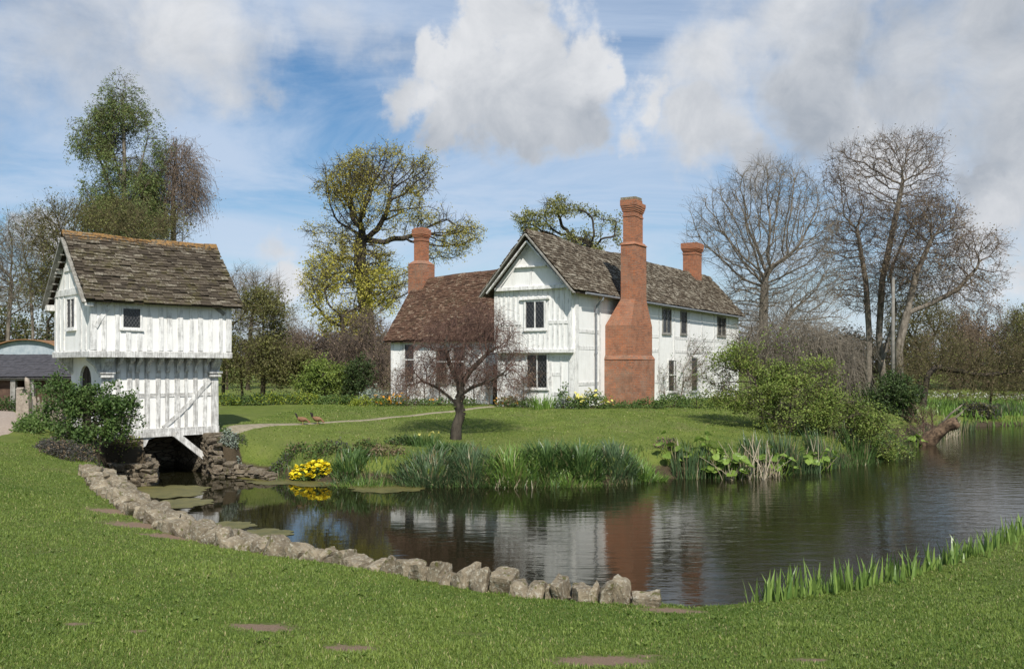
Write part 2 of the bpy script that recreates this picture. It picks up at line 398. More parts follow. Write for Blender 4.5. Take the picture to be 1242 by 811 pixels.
M = {
    'lawn': make_lawn(), 'water': make_water(), 'panel': make_white_panel(), 'timber': make_white_timber(),
    'timber_grey': make_white_timber('weathered_oak', (0.34, 0.33, 0.30), (0.14, 0.13, 0.11), 0.35, 0.65),
    'timber_soft': make_white_timber('painted_oak', (0.76, 0.75, 0.72), (0.40, 0.39, 0.37), 0.42, 0.66),
    'roof_gate': make_roof('stone_tiles_brown', (0.036, 0.028, 0.020), (0.092, 0.073, 0.052), (0.165, 0.140, 0.105), (0.30, 0.275, 0.21), 0.22, 0.5,
                           (0.30, 0.165, 0.055), 5.85, (0.085, 0.073, 0.030)),
    'roof_hall': make_roof('clay_tiles_red', (0.050, 0.029, 0.020), (0.110, 0.060, 0.038), (0.165, 0.102, 0.066), (0.33, 0.27, 0.20), 0.15, 0.5, None, None, (0.075, 0.052, 0.03)),
    'roof_wing': make_roof('stone_tiles_grey', (0.050, 0.037, 0.025), (0.100, 0.077, 0.052), (0.152, 0.121, 0.084), (0.37, 0.34, 0.27), 0.55, 0.60,
                           (0.30, 0.15, 0.05), 7.5, None),
    'brick': make_brick('old_brick', 0.35), 'brick_clean': make_brick('orange_brick', 0.12), 'brick_worn': make_brick('weathered_brick', 0.7),
    'stone': make_stone('lichened_sandstone', (0.125, 0.100, 0.066), (0.315, 0.262, 0.182), (0.46, 0.44, 0.36), (0.085, 0.082, 0.022), 0.45), 'stone_dark': make_stone('damp_sandstone', (0.095, 0.073, 0.05), (0.21, 0.17, 0.12), (0.36, 0.34, 0.28), (0.07, 0.07, 0.02), 0.4), 'rubble': make_rubble(),
    'glass': finish(*(lambda mb: (mb[0], mb[1], (0.012, 0.013, 0.015)))(material('leaded_glass')), 0.12, None, 0.5),
    'lead': make_simple('lead_strips', (0.07, 0.07, 0.07), (0.13, 0.13, 0.13)),
    'iron': make_simple('grey_iron', (0.15, 0.16, 0.17), (0.24, 0.25, 0.26), 8, 0.6),
    'shaded_shed_wall': make_simple('shaded_shed_wall', (0.060, 0.036, 0.025), (0.12, 0.075, 0.052), 4, 0.9),  # shed wall: the shade under its eaves is put into this darker brown
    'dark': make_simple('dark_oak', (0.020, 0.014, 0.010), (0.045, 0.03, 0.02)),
    'path': make_simple('gravel_path', (0.27, 0.21, 0.165), (0.40, 0.33, 0.265), 12, 0.95),
    'path_worn': make_simple('worn_path', (0.19, 0.165, 0.11), (0.31, 0.265, 0.19), 6, 0.95),
    'weed': make_weed(),
    'slate': make_simple('slate_roof', (0.05, 0.048, 0.052), (0.085, 0.08, 0.085), 5, 0.7),
    'tin': make_simple('corrugated_tin', (0.26, 0.31, 0.35), (0.38, 0.42, 0.45), 3, 0.6),
    'rust': make_simple('rusty_tin', (0.20, 0.10, 0.05), (0.30, 0.17, 0.08), 3, 0.8),
    'postwood': make_simple('silvered_wood', (0.20, 0.165, 0.13), (0.36, 0.31, 0.25), 9, 0.9),
    'polewood': make_simple('pole_wood', (0.15, 0.14, 0.118), (0.23, 0.215, 0.185), 4, 0.9),
    'logwood': make_simple('rotten_log', (0.045, 0.030, 0.020), (0.20, 0.135, 0.085), 7, 0.95, 0.2, 1.0),
    'bark_dark': bark_mat('bark_dark', (0.030, 0.024, 0.018), (0.085, 0.070, 0.052)),
    'bark_brown': bark_mat('bark_brown', (0.050, 0.038, 0.026), (0.125, 0.100, 0.072)),
    'bark_grey': bark_mat('bark_grey', (0.10, 0.085, 0.066), (0.26, 0.225, 0.18)),
    'twig_red': bark_mat('twig_red', (0.075, 0.042, 0.032), (0.18, 0.105, 0.080)),
    'twig_grey': bark_mat('twig_grey', (0.13, 0.11, 0.085), (0.26, 0.225, 0.175)),
    'twig_purple': bark_mat('twig_purple', (0.10, 0.075, 0.058), (0.20, 0.150, 0.115)),
    'twig_olive': bark_mat('twig_olive', (0.065, 0.055, 0.025), (0.15, 0.125, 0.06)),
    'leaf_birch': leaf_mat('leaf_birch', (0.095, 0.150, 0.040), (0.290, 0.345, 0.115)),
    'leaf_oak': leaf_mat('leaf_oak', (0.270, 0.235, 0.040), (0.540, 0.480, 0.095)),
    'leaf_yellow': leaf_mat('leaf_yellow', (0.30, 0.28, 0.04), (0.56, 0.52, 0.09)),
    'leaf_green_oak': leaf_mat('leaf_green_oak', (0.165, 0.175, 0.050), (0.340, 0.335, 0.110)),
    'leaf_olive': leaf_mat('leaf_olive', (0.080, 0.080, 0.026), (0.196, 0.181, 0.065)),
    'leaf_brown': leaf_mat('leaf_brown', (0.170, 0.120, 0.070), (0.310, 0.225, 0.140)),
    'leaf_wood_brown': leaf_mat('leaf_wood_brown', (0.075, 0.055, 0.038), (0.15, 0.115, 0.08)), 'leaf_wood_purple': leaf_mat('leaf_wood_purple', (0.070, 0.052, 0.045), (0.135, 0.108, 0.092)), 'leaf_wood_olive': leaf_mat('leaf_wood_olive', (0.065, 0.060, 0.025), (0.15, 0.135, 0.055)),
    'leaf_bud': leaf_mat('leaf_bud', (0.17, 0.13, 0.075), (0.30, 0.24, 0.14)),
    'leaf_hazel': leaf_mat('leaf_hazel', (0.105, 0.115, 0.030), (0.255, 0.255, 0.075)),
    'leaf_shrub': leaf_mat('leaf_shrub', (0.090, 0.145, 0.025), (0.310, 0.380, 0.080)),
    'leaf_dark': leaf_mat('leaf_dark', (0.026, 0.051, 0.014), (0.087, 0.123, 0.036)),
    'leaf_fresh': leaf_mat('leaf_fresh', (0.065, 0.123, 0.026), (0.167, 0.239, 0.065)),
    'leaf_laurel': leaf_mat('leaf_laurel', (0.043, 0.087, 0.020), (0.123, 0.189, 0.046)),
    'leaf_silver': leaf_mat('leaf_silver', (0.20, 0.25, 0.20), (0.36, 0.40, 0.33)),
    'leaf_heather': leaf_mat('leaf_heather', (0.050, 0.048, 0.040), (0.125, 0.115, 0.095)),
    'leaf_lime': leaf_mat('leaf_lime', (0.16, 0.21, 0.02), (0.34, 0.38, 0.05)),
    'blade': leaf_mat('grass_blade', (0.076, 0.142, 0.021), (0.298, 0.372, 0.080), (0.46, 0.41, 0.19), 0.42, 0.5),
    'strap': leaf_mat('strap_leaf', (0.042, 0.092, 0.022), (0.120, 0.190, 0.055), (0.22, 0.19, 0.09), 0.25, 0.4),
    'strap_blue': leaf_mat('strap_leaf_blue', (0.046, 0.088, 0.036), (0.130, 0.190, 0.085), (0.24, 0.20, 0.11), 0.25, 0.4),
    'strap_bright': leaf_mat('strap_leaf_bright', (0.087, 0.174, 0.029), (0.232, 0.348, 0.072), (0.25, 0.24, 0.09), 0.3, 0.4),
    'iris': leaf_mat('iris_leaf', (0.095, 0.175, 0.035), (0.270, 0.370, 0.090), None, 0.3, 0.35),
    'cabbage': leaf_mat('cabbage_leaf', (0.13, 0.215, 0.030), (0.29, 0.40, 0.085), None, 0.35, 0.4),
    'reed': leaf_mat('dead_reed', (0.30, 0.24, 0.15), (0.58, 0.50, 0.36), None, 0.15, 0.7),
    'yellow': leaf_mat('yellow_petal', (0.72, 0.55, 0.015), (0.86, 0.74, 0.04), None, 0.2),
    'paleyellow': leaf_mat('pale_yellow_petal', (0.55, 0.50, 0.10), (0.72, 0.66, 0.20), None, 0.2),
    'orange': leaf_mat('orange_petal', (0.55, 0.22, 0.03), (0.68, 0.38, 0.05), None, 0.2),
    'white': leaf_mat('white_petal', (0.65, 0.65, 0.55), (0.8, 0.8, 0.72), None, 0.2),
    'hen': make_simple('russet_feathers', (0.15, 0.080, 0.042), (0.27, 0.15, 0.085), 30, 0.8),
    'hen_dark': make_simple('black_tail_feathers', (0.015, 0.013, 0.012), (0.04, 0.03, 0.03), 30, 0.6),
    'comb': make_simple('red_comb', (0.4, 0.03, 0.02), (0.5, 0.05, 0.03), 30, 0.6),
    'beak': make_simple('horn_beak', (0.35, 0.25, 0.10), (0.45, 0.33, 0.14), 30, 0.6),
}


# ------------------------------------------------------------------ mesh building
def ortho(d):
    d = d / np.maximum(np.linalg.norm(d, axis=-1, keepdims=True), 1e-9)
    up = np.where(np.abs(d[..., 2:3]) < 0.9, np.array([0, 0, 1.0]), np.array([1.0, 0, 0]))
    a = np.cross(up, d)
    a /= np.maximum(np.linalg.norm(a, axis=-1, keepdims=True), 1e-9)
    return d, a, np.cross(d, a)


class MB:
    def __init__(self):
        self.V, self.F, self.T, self.MI, self.n = [], [], [], [], 0

    def add(self, V, F, tone=0.5, mi=0):
        V = np.asarray(V, float).reshape(-1, 3)
        F = np.asarray(F, np.int64)
        self.V.append(V)
        self.T.append(np.broadcast_to(np.asarray(tone, float), (len(V),)).copy())
        self.F.append(F + self.n)
        self.MI.append(np.full(len(F), mi))
        self.n += len(V)

    def box(self, lo, hi, tone=0.5, mi=0, jit=0.0):
        lo, hi = np.array(lo, float), np.array(hi, float)
        c = np.array([[i, j, k] for i in (0, 1) for j in (0, 1) for k in (0, 1)], float)
        V = lo + c * (hi - lo)
        if jit:
            V = V + rng.normal(0, jit, V.shape)
        self.add(V, BOXF, tone, mi)

    def beam(self, p0, p1, w, h, up=(0, 0, 1), tone=0.5, mi=0, w1=None, h1=None, jit=0.0):
        p0, p1, up = (np.array(q, float) for q in (p0, p1, up))
        d = p1 - p0
        d = d / np.linalg.norm(d)
        a = np.cross(d, up)
        a /= np.linalg.norm(a)
        u = np.cross(a, d)
        w1 = w if w1 is None else w1
        h1 = h if h1 is None else h1
        V = []
        for (p, ww, hh) in ((p0, w, h), (p1, w1, h1)):
            for i in (-.5, .5):
                for j in (-.5, .5):
                    V.append(p + a * ww * i + u * hh * j)
        V = np.array(V)
        if jit:
            V = V + rng.normal(0, jit, V.shape)
        self.add(V, BOXF, tone, mi)

    def boxes(self, O, A, B, C, tone):
        """many boxes at once: corner origins O and edge vectors A, B, C, each (m,3)"""
        m = len(O)
        V = np.empty((m, 8, 3))
        k = 0
        for i in (0, 1):
            for j in (0, 1):
                for l in (0, 1):
                    V[:, k] = O + i * A + j * B + l * C
                    k += 1
        F = (BOXF[None] + (np.arange(m) * 8)[:, None, None]).reshape(-1, 4)
        self.add(V, F, np.repeat(tone, 8))

    def prism(self, poly, ax, lo, hi, tone=0.5, mi=0):
        """polygon in the two other axes, extruded along axis ax from lo to hi"""
        n = len(poly)
        oth = [i for i in range(3) if i != ax]
        V = np.zeros((2 * n, 3))
        for k, (a, c) in enumerate(poly):
            for s, e in ((0, lo), (n, hi)):
                V[s + k, ax] = e
                V[s + k, oth[0]] = a
                V[s + k, oth[1]] = c
        self.V.append(V)
        self.T.append(np.full(2 * n, tone))
        side = np.array([[k, (k + 1) % n, n + (k + 1) % n, n + k] for k in range(n)])
        for f in (side, np.arange(n)[::-1][None], (n + np.arange(n))[None]):
            self.F.append(f + self.n)
            self.MI.append(np.full(len(f), mi))
        self.n += 2 * n

    def frusta(self, P0, P1, R0, R1, n=3, tone=0.5, mi=0):
        P0, P1 = np.asarray(P0, float), np.asarray(P1, float)
        m = len(P0)
        if m == 0:
            return
        _, a, u = ortho(P1 - P0)
        ang = np.linspace(0, 2 * math.pi, n, endpoint=False)
        ring = a[:, None] * np.cos(ang)[None, :, None] + u[:, None] * np.sin(ang)[None, :, None]
        V = np.concatenate([P0[:, None] + ring * np.asarray(R0)[:, None, None], P1[:, None] + ring * np.asarray(R1)[:, None, None]], 1)
        k = np.arange(n)
        q = np.stack([k, (k + 1) % n, n + (k + 1) % n, n + k], 1)
        F = (q[None] + (np.arange(m) * 2 * n)[:, None, None]).reshape(-1, 4)
        t = np.broadcast_to(np.asarray(tone, float), (m,))
        self.add(V, F, np.repeat(t, 2 * n), mi)

    def tube(self, pts, radii, n=8, tone=0.5, mi=0, cap=True):
        pts = np.array(pts, float)
        radii = np.broadcast_to(np.asarray(radii, float), (len(pts),))
        d = np.gradient(pts, axis=0)
        d /= np.linalg.norm(d, axis=1, keepdims=True)
        a = ortho(d[0])[1]
        ang = np.linspace(0, 2 * math.pi, n, endpoint=False)
        V = []
        for i in range(len(pts)):
            a = a - d[i] * np.dot(a, d[i])
            a /= np.linalg.norm(a)
            u = np.cross(d[i], a)
            V.append(pts[i] + radii[i] * (a * np.cos(ang)[:, None] + u * np.sin(ang)[:, None]))
        L = len(pts)
        k = np.arange(n)
        q = np.concatenate([np.stack([i * n + k, i * n + (k + 1) % n, (i + 1) * n + (k + 1) % n, (i + 1) * n + k], 1) for i in range(L - 1)])
        base = self.n
        self.add(np.concatenate(V), q, tone, mi)
        if cap:
            for f in (k[::-1][None], ((L - 1) * n + k)[None]):
                self.F.append(f + base)
                self.MI.append(np.full(1, mi))

    def leaves(self, P, size, tone, mi=0, flat=0.0, aspect=0.6, droop=0.0):
        """pointed leaf quads, slightly folded, random directions"""
        P = np.asarray(P, float)
        m = len(P)
        if m == 0:
            return
        d = rng.normal(size=(m, 3))
        d[:, 2] = d[:, 2] * (1 - flat) - droop
        d, a, u = ortho(d)
        th = rng.uniform(0, 2 * math.pi, m)[:, None]
        if flat:
            th = th * (1 - flat)
        s = a * np.cos(th) + u * np.sin(th)
        nrm = np.cross(d, s)
        sz = (np.broadcast_to(np.asarray(size, float), (m,)) * rng.uniform(0.65, 1.35, m))[:, None]
        fold = nrm * sz * 0.12
        V = np.stack([P, P + d * sz * .5 + s * sz * .5 * aspect + fold, P + d * sz, P + d * sz * .5 - s * sz * .5 * aspect + fold], 1)
        F = np.arange(4 * m).reshape(-1, 4)
        self.add(V, F, np.repeat(np.broadcast_to(tone, (m,)), 4), mi)

    def blades(self, P, H, W, lean, az, tone, seg=3, mi=0, curl=1.0):
        """arching strap leaves: base P, length H, width W, lean 0 upright .. 1 lying"""
        P = np.asarray(P, float)
        m = len(P)
        if m == 0:
            return
        H = np.broadcast_to(np.asarray(H, float), (m,))
        W = np.broadcast_to(np.asarray(W, float), (m,))
        lean = np.broadcast_to(np.asarray(lean, float), (m,))
        hd = np.stack([np.cos(az), np.sin(az), np.zeros(m)], 1)
        tw = az + rng.normal(0, 0.6, m)
        sd_ = np.stack([-np.sin(tw), np.cos(tw), np.zeros(m)], 1)
        rows = []
        pos = P.copy()
        for i in range(seg + 1):
            t = i / seg
            wdt = W * (1.0 if t < .3 else (1 - ((t - .3) / .7) ** 1.6)) * 0.5
            if i == seg:
                rows.append(pos[:, None])
            else:
                rows.append(np.stack([pos - sd_ * wdt[:, None], pos + sd_ * wdt[:, None]], 1))
                ang = lean * (0.25 + curl * 1.1 * (t + .5 / seg))
                st = (H / seg)[:, None]
                pos = pos + st * (hd * np.sin(ang)[:, None] + np.array([0, 0, 1.0]) * np.cos(ang)[:, None])
        V = np.concatenate(rows, 1)
        nv = 2 * seg + 1
        b0 = (np.arange(m) * nv)[:, None]
        t_ = np.repeat(np.broadcast_to(tone, (m,)), nv)
        base = self.n
        qs = np.concatenate([b0 + np.array([[2 * i, 2 * i + 1, 2 * i + 3, 2 * i + 2]]) for i in range(seg - 1)]) if seg > 1 else np.zeros((0, 4), int)
        self.add(V, qs, t_, mi)
        tri = b0 + np.array([[2 * seg - 2, 2 * seg - 1, 2 * seg]])
        self.F.append(tri + base)
        self.MI.append(np.full(m, mi))

    def build(self, name, mats, parent=None, smooth=False):
        V = np.concatenate(self.V)
        me = bpy.data.meshes.new(name)
        me.vertices.add(len(V))
        me.vertices.foreach_set('co', V.astype(np.float32).ravel())
        lens = np.concatenate([np.full(len(f), f.shape[1]) for f in self.F])
        loops = np.concatenate([f.ravel() for f in self.F])
        st = np.concatenate([[0], np.cumsum(lens)[:-1]])
        me.loops.add(len(loops))
        me.loops.foreach_set('vertex_index', loops.astype(np.int32))
        me.polygons.add(len(lens))
        me.polygons.foreach_set('loop_start', st.astype(np.int32))
        me.polygons.foreach_set('material_index', np.concatenate(self.MI).astype(np.int32))
        me.polygons.foreach_set('use_smooth', np.full(len(lens), bool(smooth)))
        at = me.attributes.new('tone', 'FLOAT', 'POINT')
        at.data.foreach_set('value', np.concatenate(self.T).astype(np.float32))
        me.update(calc_edges=True)
        me.validate()
        for m in (mats if isinstance(mats, (list, tuple)) else [mats]):
            me.materials.append(M[m] if isinstance(m, str) else m)
        o = bpy.data.objects.new(name, me)
        COL.objects.link(o)
        if parent is not None:
            o.parent = parent
        return o


BOXF = np.array([[0, 1, 3, 2], [4, 6, 7, 5], [0, 4, 5, 1], [2, 3, 7, 6], [0, 2, 6, 4], [1, 5, 7, 3]])


def tag(o, label, cat, group=None, kind=None):
    o['label'] = label
    o['category'] = cat
    if group:
        o['group'] = group
    if kind:
        o['kind'] = kind
    return o


def thing(name, loc, label, cat, group=None, rz=0.0):
    o = bpy.data.objects.new(name, None)
    o.empty_display_size = 0.2
    COL.objects.link(o)
    o.location = tuple(loc)
    o.rotation_euler = (0, 0, rz)
    return tag(o, label, cat, group)


def structure(o, label):
    o['kind'] = 'structure'
    o['label'] = label
    return o


# ------------------------------------------------------------------ terrain
WALL = np.array([(1.62, 9.86), (1.0, 9.98), (0.30, 10.2), (-0.55, 10.75), (-1.47, 11.5), (-2.3, 12.05), (-3.08, 12.55), (-3.85, 13.0), (-4.6, 13.55), (-5.4, 14.35),
                 (-6.2, 15.4), (-7.2, 16.7), (-8.15, 18.2), (-9.0, 19.6), (-9.6, 20.6)])
PIERL = (-10.1, 25.4)
POND = np.array([(1.75, 10.2), (1.1, 10.3), (0.42, 10.5), (-0.4, 11.05), (-1.3, 11.8), (-2.1, 12.35), (-2.9, 12.85), (-3.65, 13.3), (-4.35, 13.85), (-5.15, 14.65),
                 (-5.9, 15.65), (-6.9, 16.95), (-7.85, 18.4), (-8.7, 19.8), (-9.4, 21.1), (-10.3, 23.0), (-11.2, 24.8), (-11.4, 25.7), PIERL,
                 (-10.95, 26.9), (-12.6, 28.6), (-11.2, 30.0), (-9.53, 28.26), (-8.9, 27.4), (-7.85, 27.3), (-7.0, 26.5), (-5.5, 25.7), (-4.6, 25.2), (-2.3, 24.9), (0, 24.75),
                 (1.8, 24.8), (3.7, 25.5), (4.4, 26.5), (5.4, 26.7), (6.8, 26.9), (8.4, 27.6), (10, 29), (12.4, 31), (15.4, 35.0), (16.5, 38), (18.5, 42), (22, 47), (24.8, 49.7),
                 (29, 51), (45, 53), (75, 56), (75, 34), (30, 25), (14, 20), (8.8, 15.9), (6.8, 13.8), (5.4, 12.55), (4.1, 11.55), (3.0, 11.05), (2.3, 10.6)])


def sdist(X, Y, poly):
    """signed distance, positive inside"""
    P = np.stack([X, Y], -1)
    best = np.full(X.shape, 1e9)
    inside = np.zeros(X.shape, bool)
    n = len(poly)
    for i in range(n):
        a, c = poly[i], poly[(i + 1) % n]
        e = c - a
        t = np.clip(((P - a) @ e) / (e @ e), 0, 1)
        best = np.minimum(best, np.linalg.norm(P - a - t[..., None] * e, axis=-1))
        cond = (a[1] > Y) != (c[1] > Y)
        xi = a[0] + (Y - a[1]) / (c[1] - a[1] + 1e-12) * (c[0] - a[0])
        inside ^= cond & (X < xi)
    return np.where(inside, best, -best)


HC = np.array([
    (0, 0, 1.72), (0, 3, 1.58), (0, 6, 1.30), (-3.4, 6, 1.36), (3.4, 6, 1.28), (6, 6, 1.26), (10, 8, 1.2), (14, 12, 1.0), (-8, 6, 1.55), (-14, 8, 1.6),
    (1.5, 9.7, .74), (0.1, 10, .74), (-1.5, 11.2, .72), (-3.1, 12.2, .72), (-4.6, 13.2, .72), (-6.3, 15.0, .74), (-8.3, 17.8, .82), (-9.9, 20.3, .90), (-11.0, 22.6, 1.0),
    (-3.5, 9.5, 1.02), (-8, 12, 1.2), (-10, 16, 1.22), (-12.4, 20, 1.40), (-12.5, 22.2, 1.42), (-14, 26, 1.48), (-16, 29, 1.55), (-20, 30, 1.6), (-18, 20, 1.6), (-25, 40, 1.6),
    (3, 10.4, .60), (5.3, 11.9, .58), (8.6, 15, .60), (14, 19, .65), (30, 22, .8), (20, 10, 1.2),
    (-11.8, 24.6, 1.05), (-11.5, 26.3, 1.1), (-13.5, 27.5, 1.5), (-12, 32, 1.5), (-10.5, 31.5, 1.42), (-9.0, 29.6, 1.35), (-8.6, 28.2, .95), (-7.5, 28.2, .62), (-7.5, 30, 1.18),
    (-9, 34, 1.42), (-4, 28, .85), (-4, 32, 1.2), (0, 28, .85), (-1.9, 30.3, .92), (0, 33, 1.3), (4, 29, .9), (6, 32, 1.25), (9, 31, .9), (3, 36.5, 1.62), (-2, 38.5, 1.6), (-7, 43, 1.5), (-12, 42, 1.45),
    (6, 38, 1.62), (10, 44, 1.6), (16, 58, 1.5), (14, 40, 1.2), (20, 50, .9), (24, 54, .55), (30, 56, .5), (30, 75, .5), (50, 70, .5), (0, 60, 1.9), (-25, 70, 1.9), (10, 80, 1.6),
    (-120, 0, 3), (120, 0, 2), (0, -100, 3), (-150, 150, 5), (0, 170, 4), (130, 160, 3), (-60, 90, 2.4), (80, 110, 1.5), (40, 120, 1.5),
])


def rbf_setup():
    n = len(HC)
    d = np.linalg.norm(HC[:, None, :2] - HC[None, :, :2], axis=-1)
    A = np.zeros((n + 1, n + 1))
    A[:n, :n] = d
    A[:n, n] = 1
    A[n, :n] = 1
    return np.linalg.solve(A, np.append(HC[:, 2], 0))


RW = rbf_setup()


def land(X, Y):
    out = np.full(X.shape, RW[-1])
    for i in range(len(HC)):
        out = out + RW[i] * np.hypot(X - HC[i, 0], Y - HC[i, 1])
    return out


def sstep(x):
    x = np.clip(x, 0, 1)
    return x * x * (3 - 2 * x)


def ground(X, Y):
    X, Y = np.asarray(X, float), np.asarray(Y, float)
    s = sdist(X, Y, POND)
    H = land(X, Y)
    # bank: steep at the near wall and the gatehouse, gentler on the island side
    wdt = np.where(Y > 24, np.where(X < -8.4, 0.12, 1.3), np.where((X > 1.9), 0.45, 0.25))
    k = sstep(-s / wdt)
    z = -0.15 - np.clip(s * 0.9, 0, 0.6) + (H + 0.15) * k
    z = z + 0.02 * np.sin(X * 1.7 + 1.3 * np.sin(Y * 0.9)) * np.sin(Y * 1.3 + X * 0.4) * (s < -0.5)
    return z


def gz(x, y):
    return float(ground(np.array([x]), np.array([y]))[0])


def axis(lo, a, b, hi, st, grow=1.16):
    core = list(np.arange(a, b + st / 2, st))
    l, d = [], st
    x = a
    while x > lo:
        d *= grow
        x -= d
        l.append(x)
    r, d = [], st
    x = core[-1]
    while x < hi:
        d *= grow
        x += d
        r.append(x)
    return np.array(l[::-1] + core + r)


gx = axis(-900, -16, 17, 900, 0.13)
gy = axis(-300, 4, 38, 1500, 0.13)
GX, GY = np.meshgrid(gx, gy)
GZ = ground(GX, GY)
DIRT = [(-2.05, 7.45, .26, .17), (-3.45, 7.2, .10, .08), (-1.2, 6.75, .2, .13), (0.65, 6.35, .36, .18), (1.68, 9.45, .34, .22), (-2.9, 7.0, .09, .06), (-5.9, 14.7, .7, .35), (-5.1, 13.75, .5, .25),
        (-.35, 7.45, .16, .06), (2.1, 6.5, .15, .07), (1.0, 6.55, .12, .06), (-6.9, 15.9, .5, .25)]


def dirt_mask(X, Y):
    d = np.zeros(np.shape(X))
    for (x, y, a, c) in DIRT:
        d = np.maximum(d, np.clip(1.35 - 0.85 * np.hypot((X - x) / a, (Y - y) / c), 0, 1))
    return d


S = sdist(GX, GY, POND)
mud = np.clip(1.0 - (-S - 0.45) / 0.45, 0, 1)
mud = np.where((GY < 24) & (S < -0.12), 0.0, mud)
ny, nx = GX.shape
me = bpy.data.meshes.new('ground')
V = np.stack([GX, GY, GZ], -1).reshape(-1, 3)
idx = np.arange(nx * ny).reshape(ny, nx)
Fq = np.stack([idx[:-1, :-1], idx[:-1, 1:], idx[1:, 1:], idx[1:, :-1]], -1).reshape(-1, 4)
gb_ = MB()
gb_.add(V, Fq)
go = gb_.build('ground', 'lawn', None, True)
for nm, arr in (('dirt', dirt_mask(GX, GY)), ('mud', mud)):
    at = go.data.attributes.new(nm, 'FLOAT', 'POINT')
    at.data.foreach_set('value', arr.astype(np.float32).ravel())
structure(go, 'mown lawn and banks around the moat')

wb = MB()
wb.add([(-14, 8, 0), (80, 8, 0), (80, 60, 0), (-14, 60, 0)], [[0, 1, 2, 3]])
structure(wb.build('water', 'water'), 'dark rippled moat water reflecting house and sky')


def ribbon(name, pts, width, mat, label, lift=0.02, n=60):
    pts = np.array(pts, float)
    t = np.linspace(0, 1, len(pts))
    tt = np.linspace(0, 1, n)
    c = np.stack([np.interp(tt, t, pts[:, 0]), np.interp(tt, t, pts[:, 1])], 1)
    for _ in range(6):
        c[1:-1] = (c[:-2] + 2 * c[1:-1] + c[2:]) / 4
    d = np.gradient(c, axis=0)
    d /= np.linalg.norm(d, axis=1, keepdims=True)
    nr = np.stack([-d[:, 1], d[:, 0]], 1)
    wd = np.interp(tt, np.linspace(0, 1, len(np.atleast_1d(width))), np.atleast_1d(width))
    rows = []
    K = 7
    for k in range(K):
        o = (k / (K - 1) - .5)
        q = c + nr * (o * wd + (rng.normal(0, .03, n) if k in (0, K - 1) else 0))[:, None]
        z = ground(q[:, 0], q[:, 1]) + (lift if 0 < k < K - 1 else -0.01)
        rows.append(np.stack([q[:, 0], q[:, 1], z], 1))
    V = np.stack(rows, 1).reshape(-1, 3)
    i = np.arange(n * K).reshape(n, K)
    F = np.stack([i[:-1, :-1], i[:-1, 1:], i[1:, 1:], i[1:, :-1]], -1).reshape(-1, 4)
    b = MB()
    b.add(V, F)
    return structure(b.build(name, mat, None, True), label)


ribbon('path', [(-9.2, 27.9 + 1.2), (-8.2, 31.0), (-5.0, 34.0), (-2.7, 36.3), (-0.8, 38.4)], [.9, .30, .32, .5], 'path_worn', 'narrow pale garden path across the island lawn')
ribbon('path', [(-22, 36), (-18.2, 31), (-15.6, 26.8), (-14.0, 23.4), (-12.6, 17.5), (-9.5, 12.5), (-6.2, 8.6), (-3.75, 6.1), (-2.8, 3.0)], [4.0, 3.0, 2.2, .3, .2, .2, .5, .8], 'path',
       'pinkish gravel path leading to the gatehouse')

# ------------------------------------------------------------------ building helpers
def tiles(mb, O, along, up, length, slope, tw, exp, thick=0.022, jit=1.0, keep=None, sag=None):
    """courses of overlapping tiles on a roof slope: O eave corner, along/up unit vectors"""
    O, along, up = np.array(O, float), np.array(along, float), np.array(up, float)
    nrm = np.cross(along, up)
    rows = int(math.ceil(slope / exp))
    Os, As, Bs, Cs = [], [], [], []
    for r in range(rows):
        n = int(math.ceil(length / tw)) + 1
        ws = tw * rng.uniform(0.7, 1.3, n)
        x = np.concatenate([[-rng.uniform(0, tw)], ws]).cumsum()
        x0 = np.clip(x[:-1], 0, length)
        x1 = np.clip(x[1:] - 0.008, 0, length)
        ok = (x1 - x0) > 0.03
        x0, x1 = x0[ok], x1[ok]
        m = len(x0)
        u0 = r * exp + rng.normal(0, 0.008 * jit, m) - 0.02
        ln = np.minimum(exp * 1.5, slope - r * exp + 0.03)
        lift0 = thick * 1.35 + rng.normal(0, 0.004 * jit, m)
        o = O + along * x0[:, None] + up * u0[:, None] + nrm * lift0[:, None]
        tip = up * ln - nrm * (thick * 1.35)
        tip = np.broadcast_to(tip, (m, 3)) + along * rng.normal(0, .006 * jit, (m, 1))
        if keep is not None:
            kk = keep(o + tip * .5)
            o, tip, x0, x1 = o[kk], tip[kk], x0[kk], x1[kk]
            m = len(o)
            if not m:
                continue
        Os.append(o)
        As.append(tip)
        Bs.append(along * (x1 - x0)[:, None] + nrm * rng.normal(0, .004 * jit, (m, 1)))
        Cs.append(np.broadcast_to(nrm * thick, (m, 3)) * rng.uniform(.7, 1.4, (m, 1)))
    O_, A_, B_, C_ = (np.concatenate(q) for q in (Os, As, Bs, Cs))
    if sag is not None:
        O_ = O_ + sag(O_)
    mb.boxes(O_, A_, B_, C_, np.clip(rng.beta(2, 2, len(O_)), 0, 1))


def ridge_caps(mb, p0, p1, wdt=0.20, n=None, sag=None):
    p0, p1 = np.array(p0, float), np.array(p1, float)
    L = np.linalg.norm(p1 - p0)
    n = n or int(L / 0.42)
    d = (p1 - p0) / L
    side = np.cross(d, [0, 0, 1.0])
    for i in range(n):
        a = p0 + d * L * i / n
        b = p0 + d * L * (i + .97) / n
        if sag is not None:
            a = a + sag(a[None])[0]
            b = b + sag(b[None])[0]
        dz = rng.normal(0, .008)
        V = []
        for q in (a, b):
            for s_, z_ in ((-wdt, -wdt * 1.0), (0, 0.045), (wdt, -wdt * 1.0), (wdt * .85, -wdt * 1.2), (0, -0.03), (-wdt * .85, -wdt * 1.2)):
                V.append(q + side * s_ + np.array([0, 0, z_ + dz]))
        k = np.arange(6)
        F = np.stack([k, (k + 1) % 6, 6 + (k + 1) % 6, 6 + k], 1)
        mb.add(V, F, rng.uniform(.2, .9))


